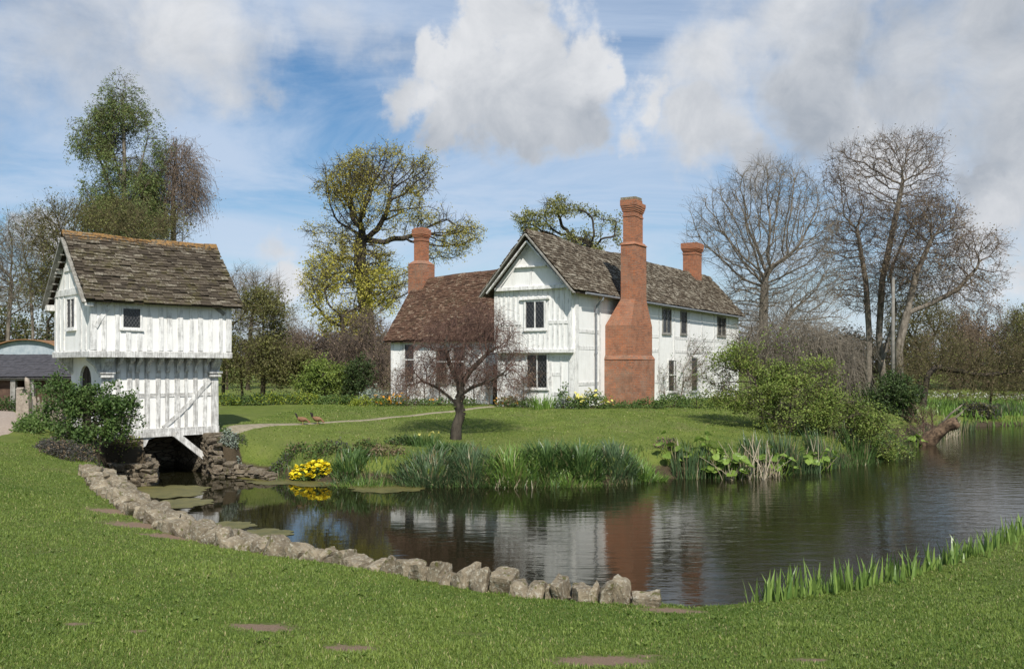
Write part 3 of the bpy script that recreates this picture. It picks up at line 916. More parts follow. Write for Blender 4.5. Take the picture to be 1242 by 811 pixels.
def frame_of(plane, c):
    """local frame on a building face: 'x' = the long face (y const, outward -y), 'g' = the gable face (x const, outward -x)"""
    if plane == 'x':
        return np.array([0, c, 0.0]), np.array([1.0, 0, 0]), np.array([0, -1.0, 0])
    return np.array([c, 0, 0.0]), np.array([0, 1.0, 0]), np.array([-1.0, 0, 0])


def fbox(mb, plane, c, a0, a1, z0, z1, d0, d1, jit=0.0, tone=0.5):
    """box on a face: along a0..a1, height z0..z1, from d0 to d1 outward of the plane at c"""
    o, al, ou = frame_of(plane, c)
    p = [o + al * a + ou * d + np.array([0, 0, z]) for a in (a0, a1) for d in (d0, d1) for z in (z0, z1)]
    p = np.array(p)
    if jit:
        p = p + rng.normal(0, jit, p.shape)
    mb.add(p, BOXF, tone)


def fbeam(mb, plane, c, a0, z0, a1, z1, wd, d0, d1, jit=0.0, bow=0.0):
    """sloping timber lying on a face (optionally bowed)"""
    o, al, ou = frame_of(plane, c)
    n = 5 if bow else 2
    t = np.linspace(0, 1, n)
    a = a0 + (a1 - a0) * t
    z = z0 + (z1 - z0) * t
    L = math.hypot(a1 - a0, z1 - z0)
    na, nz = -(z1 - z0) / L, (a1 - a0) / L
    bo = bow * np.sin(math.pi * t)
    a, z = a + na * bo, z + nz * bo
    rows = []
    for i in range(n):
        r = []
        for s_ in (-.5, .5):
            for d in (d0, d1):
                r.append(o + al * (a[i] + na * wd * s_) + ou * d + np.array([0, 0, z[i] + nz * wd * s_]))
        rows.append(r)
    V = np.array(rows).reshape(-1, 3)
    if jit:
        V = V + rng.normal(0, jit, V.shape)
    F = []
    for i in range(n - 1):
        b = 4 * i
        for (p, q) in ((0, 1), (1, 3), (3, 2), (2, 0)):
            F.append([b + p, b + q, b + 4 + q, b + 4 + p])
    F.append([0, 2, 3, 1])
    e = 4 * (n - 1)
    F.append([e, e + 1, e + 3, e + 2])
    mb.add(V, F)


def part_fbox(root, name, mat, plane, c, a0, a1, z0, z1, d0, d1, jit=0.004):
    b = MB()
    fbox(b, plane, c, a0, a1, z0, z1, d0, d1, jit)
    return b.build(name, mat, root)


def part_fbeam(root, name, mat, plane, c, a0, z0, a1, z1, wd, d0, d1, jit=0.004, bow=0.0):
    b = MB()
    fbeam(b, plane, c, a0, z0, a1, z1, wd, d0, d1, jit, bow)
    return b.build(name, mat, root)


def window(root, plane, c, a0, a1, z0, z1, lights=1, transom=None, fw=0.06, frame='timber', lattice=0.13, mull='timber', depth=0.05, sill=True, label=None):
    """a framed leaded window standing just proud of the wall face; returns the frame part"""
    fb = MB()
    fbox(fb, plane, c, a0 - fw, a0, z0 - fw, z1 + fw, -.02, depth, .003)
    fbox(fb, plane, c, a1, a1 + fw, z0 - fw, z1 + fw, -.02, depth, .003)
    fbox(fb, plane, c, a0 + .002, a1 - .002, z1, z1 + fw, -.02, depth - .004, .002)
    fbox(fb, plane, c, a0 + .002, a1 - .002, z0 - fw, z0, -.02, depth - .004, .002)
    f = fb.build('window', frame, root)
    if label:
        f['label'] = label
    W = a1 - a0
    mw = 0.05 if lights > 1 else 0
    pw = (W - mw * (lights - 1)) / lights
    for i in range(lights):
        p0 = a0 + i * (pw + mw)
        part_fbox(f, 'pane', 'glass', plane, c, p0 + .001, p0 + pw - .001, z0 + .001, z1 - .001, -.015, .012, 0)
        if lattice:
            lb = MB()
            o, al, ou = frame_of(plane, c)
            H = z1 - z0
            for sgn in (1, -1):
                k = -H
                while k < pw + H:
                    # line a = k + sgn*(z)*0.6, clipped to the pane
                    pts = []
                    for zz in np.linspace(0, H, 41):
                        aa = k + (zz if sgn > 0 else H - zz) * 0.7
                        if 0 <= aa <= pw:
                            pts.append((aa, zz))
                    if len(pts) > 1:
                        q0, q1 = pts[0], pts[-1]
                        lb.beam(o + al * (p0 + q0[0]) + ou * .017 + np.array([0, 0, z0 + q0[1]]), o + al * (p0 + q1[0]) + ou * .017 + np.array([0, 0, z0 + q1[1]]), .010, .008, ou)
                    k += lattice
            lb.build('lattice', 'lead', f)
        if i:
            part_fbox(f, 'mullion', mull, plane, c, p0 - mw, p0, z0 + .002, z1 - .002, -.02, depth - .006, .002)
    if transom:
        part_fbox(f, 'transom', mull, plane, c, a0 + .002, a1 - .002, transom - .03, transom + .03, -.02, depth - .003, .002)
    if sill:
        part_fbox(f, 'sill', frame, plane, c, a0 - fw - .04, a1 + fw + .04, z0 - fw - .055, z0 - fw - .003, -.02, depth + .03, .003)
    return f


# ------------------------------------------------------------------ gatehouse
GH0, GHZ, GHR = np.array([-11.77, 26.1]), 1.38, math.atan2(.694, .72)
GE1, GE2 = np.array([.72, .694]), np.array([-.694, .72])


def ghw(x, y):
    return GH0 + GE1 * x + GE2 * y


def gatehouse():
    r = thing('gatehouse', (GH0[0], GH0[1], GHZ), 'small white timber-framed gatehouse with jettied upper storey standing over the moat', 'gatehouse', rz=GHR)
    # lower storey walls, door face with an arched opening
    b = MB()
    b.prism([(0.0, -.10), (0.0, 2.30), (2.6, 2.30), (2.6, -.10)], 0, 0.12, 3.46)
    W = b.build('wall', 'panel', r)
    # door face: slab with pointed-round arch
    y0, y1, zs, zt = 0.88, 1.86, 1.42, 1.97
    arch = [(y1, -.3)] + [(y1, zs)] + [((y0 + y1) / 2 + (y1 - y0) / 2 * math.cos(a), zs + (zt - zs) * math.sin(a) ** .8) for a in np.linspace(0.25, math.pi - .25, 9)] + [(y0, zs), (y0, -.3)]
    b = MB()
    # two halves so each polygon stays simple
    right = [(a, z) for (a, z) in arch if a >= 1.37]          # from (y1,-.3) up to the crown
    left = [(a, z) for (a, z) in arch if a < 1.37]            # from the crown down to (y0,-.3)
    b.prism([(2.6, -.3), (2.6, 2.30), (1.37, 2.30), (1.37, zt)] + right[::-1], 0, -.02, .118)
    b.prism([(1.37, zt), (1.37, 2.30), (0.002, 2.30), (0.002, -.3)] + left[::-1], 0, -.02, .118)
    b.build('wall', 'panel', r)
    b = MB()
    b.prism([(1.40, -.3), (1.40, zt - .03)] + [(a - .02 * np.sign(a - 1.37), z) for (a, z) in right[::-1][1:]], 0, .055, .10)
    b.prism([(1.34, zt - .03), (1.34, -.3), (y0 + .02, -.3)] + [(a + .02, z) for (a, z) in left[::-1][1:]], 0, .057, .102)
    b.build('door', 'dark', r)
    # sill beam and front timbers of the lower storey
    part_fbox(r, 'sill_beam', 'timber', 'x', 0, 0.0, 3.50, -.16, .08, -.05, .075, .012)
    part_fbox(r, 'corner_post', 'timber', 'x', 0, -.03, .22, .085, 2.22, -.05, .055, .006)
    part_fbox(r, 'corner_post', 'timber', 'x', 0, 3.27, 3.49, .085, 2.22, -.05, .055, .006)
    for i, x in enumerate(np.linspace(.42, 3.05, 10)):
        x = x + rng.normal(0, .02)
        wd = rng.uniform(.10, .15)
        part_fbox(r, 'stud', 'timber', 'x', 0, x - wd / 2, x + wd / 2, .085, 2.2, -.02, .022 + rng.uniform(0, .008), .008)
        # jetty bracket: a curved joist end
        bb = MB()
        bb.prism([(-.02, 2.235), (-.36, 2.235), (-.34, 2.12), (-.26, 2.07), (-.14, 1.98), (-.10, 1.80), (-.04, 1.74), (-.035, 1.9)], 0, x - .05, x + .05)
        bb.build('bracket', 'timber', r)
    part_fbox(r, 'rail', 'timber', 'x', 0, .225, 3.265, 1.02, 1.14, -.02, .018, .006)
    part_fbeam(r, 'brace', 'timber', 'x', 0, 3.22, 1.52, 1.75, .10, .13, -.02, .046, .005, .05)
    part_fbeam(r, 'brace', 'timber', 'x', 0, .30, .62, 1.12, .10, .13, -.02, .044, .005, -.04)
    for x in (.06, 3.34):
        bb = MB()
        bb.box((x - .17, -.16, 1.62), (x + .19, .03, 1.69))
        bb.box((x - .20, -.19, 1.73), (x + .22, .03, 1.80))
        bb.prism([(.0, 1.80), (-.12, 1.80), (-.20, 1.95), (-.36, 2.10), (-.40, 2.236), (.0, 2.236)], 0, x - .12, x + .13)
        bb.build('capital', 'timber', r)
    kn = [(.0, 1.70), (-.12, 1.74), (-.22, 1.95), (-.42, 2.12), (-.44, 2.236), (.0, 2.236)]
    for poly, a0, a1 in ((kn, .0, .16), (kn, 2.42, 2.60), ([(3.465, 1.72), (3.54, 1.76), (3.60, 1.95), (3.66, 2.12), (3.66, 2.236), (3.465, 2.236)], .03, .19)):
        bb = MB()
        bb.prism(poly, 1, a0, a1)
        bb.build('jetty_knee', 'timber', r)
    # upper storey
    b = MB()
    ym, za = 1.05, 5.62
    zw = 4.02
    b.prism([(-.5, 2.24), (-.5, zw), (ym, za), (2.6, zw), (2.6, 2.24)], 0, -.5, 3.66)
    b.build('wall', 'panel', r)
    bb = MB()
    bb.prism([(-.56, 2.20), (-.56, 2.36), (-.48, 2.40), (-.48, 2.20)], 0, -.58, 3.70)
    bb.prism([(-.56, 2.202), (-.56, 2.358), (-.47, 2.398), (-.47, 2.202)], 1, -.477, 2.63)
    bb.build('bressumer', 'timber', r)
    part_fbox(r, 'corner_post', 'timber_soft', 'x', -.5, -.53, -.36, 2.405, 3.98, -.02, .035, .006)
    part_fbox(r, 'corner_post', 'timber_soft', 'x', -.5, 3.50, 3.69, 2.405, 3.98, -.02, .035, .006)
    for x in np.linspace(-.12, 3.32, 12):
        x = x + rng.normal(0, .02)
        wd = rng.uniform(.10, .16)
        if .30 < x < .93:
            for z0, z1 in ((2.405, 2.96), (3.70, 3.98)):
                part_fbox(r, 'stud', 'timber_soft', 'x', -.5, x - wd / 2, x + wd / 2, z0, z1, -.02, .02, .006)
        else:
            part_fbox(r, 'stud', 'timber_soft', 'x', -.5, x - wd / 2, x + wd / 2, 2.405, 3.98, -.02, .02 + rng.uniform(0, .008), .008)
    part_fbeam(r, 'brace', 'timber_soft', 'x', -.5, -.40, 3.05, .30, 3.92, .12, -.02, .042, .004, .06)
    part_fbeam(r, 'brace', 'timber_grey', 'x', -.5, 2.88, 3.99, 3.46, 3.55, .11, -.02, .05, .004, 0)
    window(r, 'x', -.5, .37, .86, 3.06, 3.60, 1, None, .045, 'timber_soft', .095, depth=.04)
    # gable face timbers
    window(r, 'g', -.5, .76, 1.40, 3.08, 3.90, 2, None, .05, 'timber_soft', .10, depth=.045)
    part_fbox(r, 'tie_beam', 'timber_soft', 'g', -.5, -.30, 2.40, 4.02, 4.20, -.02, .05, .006)
    part_fbox(r, 'collar', 'timber_soft', 'g', -.5, .45, 1.65, 4.74, 4.86, -.02, .045, .005)
    for y in (-.40, -.08, .30, 1.75, 2.1, 2.45):
        part_fbox(r, 'stud', 'timber_soft', 'g', -.5, y - .06, y + .06, 2.405, 4.01, -.02, .02, .006)
    for y in (.45, .9, 1.3, 1.7):
        zt_ = za - abs(y - ym) * 1.03 - .25
        part_fbox(r, 'stud', 'timber_soft', 'g', -.5, y - .05, y + .05, 4.21, min(zt_, 4.73), -.02, .018, .004)
    # roof
    slope_v = np.array([0, ym + .8, 5.84 - 3.80])
    L = np.linalg.norm(slope_v)
    up = slope_v / L
    rb = MB()
    x0, x1 = -.76, 3.95

    def sag(p):
        q = np.zeros_like(p)
        t = (p[:, 0] - x0) / (x1 - x0)
        q[:, 2] = -.05 * np.sin(np.pi * np.clip(t, 0, 1)) + .012 * np.sin(p[:, 0] * 3.1)
        return q
    tiles(rb, (x0, -.8, 3.80), (1, 0, 0), up, x1 - x0, L, .27, .125, .026, 1.5, None, sag)
    up2 = np.array([0, -up[1], up[2]])
    tiles(rb, (x1, 2.9, 3.80), (-1, 0, 0), up2, x1 - x0, L, .27, .125, .026, 1.5, None, sag)
    ridge_caps(rb, (x0 - .02, ym, 5.88), (x1 + .02, ym, 5.88), .15, None, sag)
    # boarding under the tiles
    rb.prism([(-.8, 3.79), (ym, 5.82), (2.9, 3.79), (2.9, 3.73), (ym, 5.74), (-.8, 3.73)], 0, x0 + .03, x1 - .03, .1)
    rb.build('roof', 'roof_gate', r)
    for s_ in (0, 1):
        bb = MB()
        for yy, zz in (((-.72, 3.70),) if s_ == 0 else ((2.82, 3.70),)):
            bb.beam((x0 + .02, yy, zz), (x0 + .02, ym, 5.66), .05, .16, (1, 0, 0))
        bb.build('bargeboard', 'timber_grey', r)
    for t in np.linspace(.08, .9, 9):
        bb = MB()
        bb.box((-.72, 2.82 - (2.82 - ym) * t - .02, 3.66 + 2.0 * t - .05), (-.5, 2.82 - (2.82 - ym) * t + .02, 3.66 + 2.0 * t - .01))
        bb.build('roof_lath', 'timber_grey', r)
    for y_ in (-.62, 2.62):
        bb = MB()
        bb.box((-.74, y_ - .10, 3.62), (-.49, y_ + .10, 3.80), .5, 0, .006)
        bb.build('plate_end', 'timber', r)
    bb = MB()
    bb.beam((-.72, 1.9, 4.75), (-.49, 1.9, 4.75), .12, .12, (0, 0, 1))
    bb.build('purlin_end', 'timber', r)
    # masonry under the building: piers, tunnel
    b = MB()
    b.box((-.05, -.06, -1.9), (1.14, 2.7, -.12), .5, 0, .012)
    b.box((3.11, -.16, -1.9), (3.62, 2.7, -.12), .5, 0, .012)
    b.box((1.142, 2.3, -1.9), (3.108, 2.68, -.1), .5, 0, 0)
    b.box((1.142, 2.0, -.36), (3.108, 2.28, -.1), .5, 0, 0)
    b.build('pier', 'rubble', r)
    bb = MB()
    bb.beam((2.05, -.12, -.10), (3.13, -.16, -.98), .17, .17, (0, 1, 0), jit=.008)
    bb.build('strut', 'timber', r)
    bb = MB()
    bb.prism([(1.142, -.165), (1.55, -.165), (1.30, -.24), (1.22, -.42), (1.142, -.46)], 1, -.03, .10)
    bb.build('knee', 'timber', r)
    return r


# ------------------------------------------------------------------ manor house
HO, HZ, HR = np.array([2.56, 37.0]), 1.65, math.atan2(.854, .52)


def brick_stack(root, name, mat, lo, hi, z0, z1, courses, cap_mat=None):
    """square brick shaft with oversailing courses near the top; courses = [(z, height, overhang)]"""
    b = MB()
    b.box((lo[0], lo[1], z0), (hi[0], hi[1], z1))
    for (z, h, ov) in courses:
        b.box((lo[0] - ov, lo[1] - ov, z), (hi[0] + ov, hi[1] + ov, z + h))
    return b.build(name, mat, root)


def house():
    r = thing('manor_house', (HO[0], HO[1], HZ), 'white timber-framed manor house with tiled roofs and tall brick chimneys beyond the moat', 'house', rz=HR)
    m = 1.126
    Ls = 21.8
    tm = 1.87
    # cross-wing: lower storey, jettied upper storey, long body
    b = MB()
    b.prism([(0, -.25), (0, 4.96), (tm, 6.98), (3.74, 4.96), (3.74, -.25)], 0, 0, Ls)
    b.build('wall', 'panel', r)
    b = MB()
    b.prism([(.06, 2.33), (.06, 5.08), (tm, 7.1), (3.72, 5.08), (3.72, 2.33)], 0, -.20, -.002)
    b.build('wall', 'panel', r)
    # hall
    b2 = MB()
    b2.prism([(1.3, -.25), (1.3, 3.22), (3.65, 6.0), (6.0, 3.22), (6.0, -.25)], 1, 3.742, 10.6)
    b2.build('wall', 'panel', r)

    # --- timbers, gable face lower (plane s=0)
    tf = 'timber_soft'
    part_fbox(r, 'corner_post', tf, 'g', 0, -.03, .25, -.2, 2.31, -.02, .045, .006)
    part_fbox(r, 'corner_post', tf, 'x', 0, .02, .26, -.2, 4.85, -.02, .04, .006)
    for t in (1.12, 2.42, 3.0, 3.6):
        part_fbox(r, 'stud', tf, 'g', 0, t - .07, t + .07, -.15, 2.31, -.02, .022, .006)
    for t0, t1, z in ((.26, .58, .95), (.66, 1.04, .55), (.66, 1.04, 1.35), (2.5, 2.92, 1.0), (3.08, 3.52, 1.3), (.26, 1.04, 2.02)):
        part_fbox(r, 'rail', tf, 'g', 0, t0, t1, z - .07, z + .07, -.02, .018, .005)
    part_fbox(r, 'stud', tf, 'g', 0, .58, .66, .0, 2.0, -.02, .024, .005)
    part_fbox(r, 'bressumer', tf, 'g', -.2, .0, 3.74, 2.24, 2.38, -.18, .07, .008)
    # --- gable face upper (plane s=-.2): close studding, two rails, window
    part_fbox(r, 'corner_post', tf, 'g', -.2, .04, .20, 2.385, 4.86, -.02, .035, .005)
    part_fbox(r, 'corner_post', tf, 'g', -.2, 3.56, 3.74, 2.385, 4.86, -.02, .035, .005)
    for t in np.arange(.42, 3.5, .235):
        wd = rng.uniform(.08, .11)
        if 1.15 < t < 2.35:
            part_fbox(r, 'stud', tf, 'g', -.2, t - wd / 2, t + wd / 2, 2.385, 3.1, -.02, .02, .006)
            part_fbox(r, 'stud', tf, 'g', -.2, t - wd / 2, t + wd / 2, 4.52, 4.86, -.02, .02, .005)
        else:
            part_fbox(r, 'stud', tf, 'g', -.2, t - wd / 2, t + wd / 2, 2.385, 4.86, -.02, .02 + rng.uniform(0, .006), .006)
    for t0, t1 in ((.205, 1.1), (2.42, 3.555)):
        part_fbox(r, 'rail', tf, 'g', -.2, t0, t1, 3.42, 3.56, -.02, .034, .006)
    part_fbox(r, 'ledge', tf, 'g', -.2, .14, 3.64, 4.87, 5.0, -.02, .20, .012)
    bb = MB()
    bb.prism([(.40, 5.002), (tm, 6.72), (3.34, 5.002)], 0, -.30, -.205)
    bb.build('gable_panel', 'panel', r)
    part_fbox(r, 'collar', tf, 'g', -.3, 1.12, 2.62, 5.78, 5.86, -.02, .13, .01)
    part_fbox(r, 'king_post', tf, 'g', -.3, tm - .06, tm + .06, 5.005, 5.775, -.02, .018, .005)
    window(r, 'g', -.2, 1.30, 2.18, 3.28, 4.36, 2, None, .08, tf, .16, depth=.06, label='upper two-light leaded window in the gable')
    bb = MB()
    fbox(bb, 'g', -.2, 1.05, 2.45, 4.445, 4.52, -.02, .12, .006)
    bb.build('hood', tf, r)
    window(r, 'g', 0, 1.28, 2.22, .80, 2.16, 2, None, .05, tf, .16, depth=.06, label='lower two-light leaded window under the jetty')
    # --- long side: posts, rails, windows
    for s in (2.3, 5.9, 7.6, 9.0, 11.05, 13.2, 15.2, 17.2, 19.9, 21.65):
        part_fbox(r, 'post', tf, 'x', 0, s - .09, s + .09, -.2, 5.0, -.02, .018, .006)
    for z in (.95, 2.45, 3.15):
        for s0, s1 in ((.27, 2.20), (5.995, 7.505), (7.7, 8.9), (11.15, 13.1), (13.3, 15.1), (15.3, 17.1), (17.3, 19.8), (20.0, 21.55)):
            if not (z == .95 and 10 < s0 < 14):
                part_fbox(r, 'rail', tf, 'x', 0, s0, s1, z - .08, z + .08, -.02, .015, .006)
    window(r, 'x', 0, 9.45, 10.5, 3.38, 4.52, 2, None, .06, 'timber_grey', .2, 'timber_grey', .05)
    window(r, 'x', 0, 11.95, 12.75, 3.42, 4.5, 1, None, .06, 'timber_grey', .2, 'timber_grey', .05)
    window(r, 'x', 0, 17.8, 19.2, 3.5, 4.5, 2, None, .06, 'timber_grey', .22, 'timber_grey', .05)
    window(r, 'x', 0, 10.2, 11.25, .45, 1.98, 1, 1.25, .06, tf, .2, tf, .05)
    window(r, 'x', 0, 13.5, 14.35, .4, 2.15, 1, 1.25, .06, tf, .2, tf, .05)
    # --- hall front: posts, windows, door (plane s=1.3; faces -x)
    for t in (3.80, 5.0, 6.2, 7.05, 8.1, 9.02, 9.95, 10.52):
        part_fbox(r, 'post', tf, 'g', 1.3, t - .08, t + .08, -.2, 3.0, -.02, .022, .006)
    for t0, t1 in ((5.1, 6.1), (8.2, 8.93), (10.04, 10.43)):
        part_fbox(r, 'rail', tf, 'g', 1.3, t0, t1, 1.5, 1.66, -.02, .018, .006)
    window(r, 'g', 1.3, 9.2, 9.74, .95, 2.72, 1, 2.0, .06, tf, .18, tf, .05, label='tall transomed window at the hall end')
    window(r, 'g', 1.3, 7.3, 7.85, .95, 2.5, 1, 1.9, .06, 'timber_grey', .18, tf, .05)
    window(r, 'g', 1.3, 6.35, 6.9, .95, 2.5, 1, 1.9, .06, 'timber_grey', .18, tf, .05)
    part_fbox(r, 'door', 'dark', 'g', 1.3, 4.02, 4.78, -.15, 1.75, -.02, .03, .004)

    # --- roofs
    sl = np.array([0, tm + .35, 7.24 - 4.74])
    L = np.linalg.norm(sl)
    up = sl / L
    x0, x1 = -.78, Ls + .25

    def sag(p):
        q = np.zeros_like(p)
        hgt = np.clip((p[:, 2] - 4.7) / 2.5, 0, 1)
        q[:, 2] = hgt * (-.10 * np.sin(np.pi * np.clip(p[:, 0] / 22, 0, 1) * 2.2) ** 2 + .03 * np.sin(p[:, 0] * .9)) + .015 * np.sin(p[:, 0] * 1.3 + 1)
        return q
    rb = MB()
    tiles(rb, (x0, -.35, 4.74), (1, 0, 0), up, x1 - x0, L, .26, .165, .026, 1.4, None, sag)
    tiles(rb, (x1, 2 * tm + .35, 4.74), (-1, 0, 0), np.array([0, -up[1], up[2]]), x1 - x0, L, .26, .165, .026, 1.4, None, sag)
    ridge_caps(rb, (x0, tm, 7.29), (x1, tm, 7.29), .16, None, sag)
    rb.prism([(-.33, 4.70), (tm, 7.18), (2 * tm + .33, 4.70), (2 * tm + .33, 4.62), (tm, 7.08), (-.33, 4.62)], 0, x0 + .04, x1 - .04, .1)
    ro = rb.build('roof', 'roof_wing', r)
    ro['label'] = 'lichen-spotted grey-brown stone tile roof'
    for sgn in (-1, 1):
        bb = MB()
        bb.beam((x0 + .015, tm + sgn * (tm + .38), 4.60), (x0 + .015, tm, 7.12), .05, .17, (1, 0, 0))
        bb.build('bargeboard', 'timber_grey', r)
        bb = MB()
        bb.beam((x0 + .10, tm + sgn * (tm + .10), 4.76), (x0 + .10, tm, 6.84), .06, .10, (1, 0, 0))
        bb.build('bargeboard', 'timber', r)
    bb = MB()
    bb.tube([(.2, -.42, 4.66), (6, -.42, 4.66), (12, -.42, 4.65), (Ls, -.42, 4.64)], .05, 8)
    bb.build('gutter', 'iron', r)
    bb = MB()
    bb.tube([(1.81, -.42, 4.60), (1.81, -.40, 4.50), (1.81, -.12, 4.25), (1.81, -.09, 4.1), (1.81, -.09, 2), (1.81, -.09, .05)], .045, 8)
    for z in (3.9, 2.2, .6):
        bb.tube([(1.81, -.09, z), (1.81, -.09, z + .09)], .065, 8)
    bb.build('downpipe', 'iron', r)

    rb = MB()
    sl = np.array([2.65, 0, 6.10 - 2.92])
    L = np.linalg.norm(sl)
    up = sl / L

    def sagh(p):
        q = np.zeros_like(p)
        hgt = np.clip((p[:, 2] - 2.9) / 3.2, 0, 1)
        q[:, 2] = hgt * (.38 * np.clip((10.8 - p[:, 1]) / 7, 0, 1) ** 1.5 - .05) + .02 * np.sin(p[:, 1] * 1.7)
        return q
    inside = lambda p: ~((p[:, 1] < 3.9) & (p[:, 2] < 7.2 - (np.abs(p[:, 1] - tm)) * m))
    tiles(rb, (1.0, 10.85, 2.92), (0, -1, 0), up, 10.85 - 2.2, L, .17, .115, .018, 1.6, inside, sagh)
    tiles(rb, (6.3, 2.2, 2.92), (0, 1, 0), np.array([-up[0], 0, up[2]]), 10.85 - 2.2, L, .17, .115, .018, 1.6, inside, sagh)
    ridge_caps(rb, (3.65, 10.85, 6.13), (3.65, 2.2, 6.13), .13, None, sagh)
    rb.prism([(1.02, 2.89), (3.65, 6.04), (6.28, 2.89), (6.28, 2.81), (3.65, 5.94), (1.02, 2.81)], 1, 3.75, 10.8, .1)
    ro = rb.build('roof', 'roof_hall', r)
    ro['label'] = 'red-brown clay tile roof of the hall'
    bb = MB()
    bb.beam((1.05, 10.80, 2.82), (3.65, 10.80, 5.98), .05, .15, (0, 1, 0))
    bb.build('bargeboard', 'timber_grey', r)

    # --- great chimney on the long side
    b = MB()
    b.box((2.79, -1.30, -.3), (5.28, -.001, 1.98), jit=.006)
    # battered course above the plinth
    V = [(2.76, -1.33, 1.982), (5.31, -1.33, 1.982), (5.31, .0, 1.982), (2.76, .0, 1.982), (2.85, -1.24, 2.16), (5.22, -1.24, 2.16), (5.22, -.001, 2.16), (2.85, -.001, 2.16)]
    SF = [[0, 3, 2, 1], [4, 5, 6, 7], [0, 1, 5, 4], [1, 2, 6, 5], [2, 3, 7, 6], [3, 0, 4, 7]]
    b.add(V, SF)
    plo = b.build('chimney_base', 'brick_worn', r)
    b = MB()
    b.box((2.87, -1.22, 2.162), (5.20, -.002, 3.45))
    V = [(2.87, -1.22, 3.45), (5.20, -1.22, 3.45), (5.20, -.002, 3.45), (2.87, -.002, 3.45), (3.40, -1.16, 4.62), (4.68, -1.16, 4.62), (4.68, -.50, 4.62), (3.40, -.50, 4.62)]
    b.add(V, SF[1:])
    b.box((3.40, -1.16, 4.622), (4.68, -.50, 6.98))
    V = [(3.36, -1.20, 6.982), (4.72, -1.20, 6.982), (4.72, -.46, 6.982), (3.36, -.46, 6.982), (3.50, -1.10, 7.12), (4.60, -1.10, 7.12), (4.60, -.56, 7.12), (3.50, -.56, 7.12)]
    b.add(V, SF)
    ch = b.build('chimney', 'brick', r)
    ch['label'] = 'great brick chimney rising against the long wall'
    for nm, lo, hi, zt in (('chimney_shaft', (3.50, -1.10), (4.04, -.56), 9.0), ('chimney_shaft', (4.06, -1.04), (4.56, -.56), 8.92)):
        brick_stack(ch, nm, 'brick_clean', lo, hi, 7.10, zt, [(8.22, .06, .025), (8.44, .07, .03), (8.512, .08, .055), (8.594, .09, .08), (8.686, zt - .06 - 8.686, .10)])
    bb = MB()
    bb.box((3.42, -1.18, 8.94), (4.12, -.48, 9.06), jit=.015)
    bb.build('chimney_cap', 'stone', ch)
    # --- hall chimney at the far left gable end
    b = MB()
    b.box((3.12, 10.12, -.2), (4.18, 10.98, 6.78))
    V = [(3.10, 10.10, 6.782), (4.20, 10.10, 6.782), (4.20, 11.00, 6.782), (3.10, 11.00, 6.782), (3.36, 10.30, 6.98), (3.94, 10.30, 6.98), (3.94, 10.80, 6.98), (3.36, 10.80, 6.98)]
    b.add(V, SF)
    c2 = b.build('chimney', 'brick_worn', r)
    c2['label'] = 'brick chimney at the gable end of the red-roofed hall'
    brick_stack(c2, 'chimney_shaft', 'brick_clean', (3.36, 10.30), (3.94, 10.80), 6.97, 8.62, [(7.95, .06, .025), (8.14, .06, .03), (8.202, .07, .055), (8.274, .28, .08)])
    # --- far chimney on the ridge
    b = MB()
    b.box((18.25, 1.45, 6.2), (19.25, 2.25, 8.95))
    for z, h, ov in ((8.3, .07, .03), (8.48, .07, .04), (8.552, .08, .07), (8.634, .34, .10)):
        b.box((18.25 - ov, 1.45 - ov, z), (19.25 + ov, 2.25 + ov, z + h))
    c3 = b.build('chimney', 'brick_clean', r)
    c3['label'] = 'short brick chimney at the far end of the ridge'
    return r


gatehouse()
house()


# ------------------------------------------------------------------ barn and shed beyond the path
def barn():
    r = thing('barn', ((33 - CU) / FPX * 57, 57, 1.55), 'grey tin Dutch barn with curved roof behind the brown shed', 'barn')
    b = MB()
    arc = [(2.5 * math.cos(a), 2.30 + 1.12 * math.sin(a)) for a in np.linspace(0, math.pi, 15)]
    b.prism([(-2.5, -.5)] + [(2.5, -.5)] + arc[:-1] + [(-2.5, 2.30)], 1, 0, 9)
    b.build('wall', 'tin', r)
    b = MB()
    for a0, a1 in zip(np.linspace(-.02, math.pi, 15)[:-1], np.linspace(-.02, math.pi, 15)[1:]):
        p0 = np.array([2.58 * math.cos(a0), -.3, 2.33 + 1.17 * math.sin(a0)])
        p1 = np.array([2.58 * math.cos(a1), -.3, 2.33 + 1.17 * math.sin(a1)])
        b.prism([(p0[0], p0[2]), (p1[0], p1[2]), (p1[0] * .98, p1[2] - .05), (p0[0] * .98, p0[2] - .05)], 1, -.3, 9.2)
    b.build('roof', 'rust', r)
    return r


def shed():
    D = 36.5
    r = thing('shed', (-24.5, D, 1.55), 'old brown shed with dark slate roof and a dark doorway left of the gatehouse', 'shed')
    b = MB()
    b.box((-9, .3, -.3), (4.45, 3.2, 1.25))
    b.box((5.1, .3, -.3), (7.2, 3.2, 1.25))
    b.box((4.45, 3.0, -.3), (5.1, 3.2, 1.25))
    b.build('wall', 'shaded_shed_wall', r)
    b = MB()
    tiles(b, (-9.3, -.15, 1.36), (1, 0, 0), np.array([0, .93, .30]) / np.linalg.norm([0, .93, .30]), 16.8, 3.0, .32, .24, .014, .6)
    b.prism([(-.13, 1.34), (2.75, 2.26), (3.4, 1.30), (-.13, 1.30)], 0, -9.25, 7.4, .2)
    b.build('roof', 'slate', r)
    for x in (-3.0, 2.4, 4.40, 5.15):
        b = MB()
        b.box((x - .09, .02, -.3), (x + .09, .2, 1.22), jit=.01)
        b.build('post', 'timber_grey', r)
    b = MB()
    b.box((-9, .0, 1.222), (7.2, .16, 1.29), jit=.01)
    b.build('beam', 'timber_grey', r)
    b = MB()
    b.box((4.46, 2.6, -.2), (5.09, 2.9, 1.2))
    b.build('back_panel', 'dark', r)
    return r


barn()
shed()

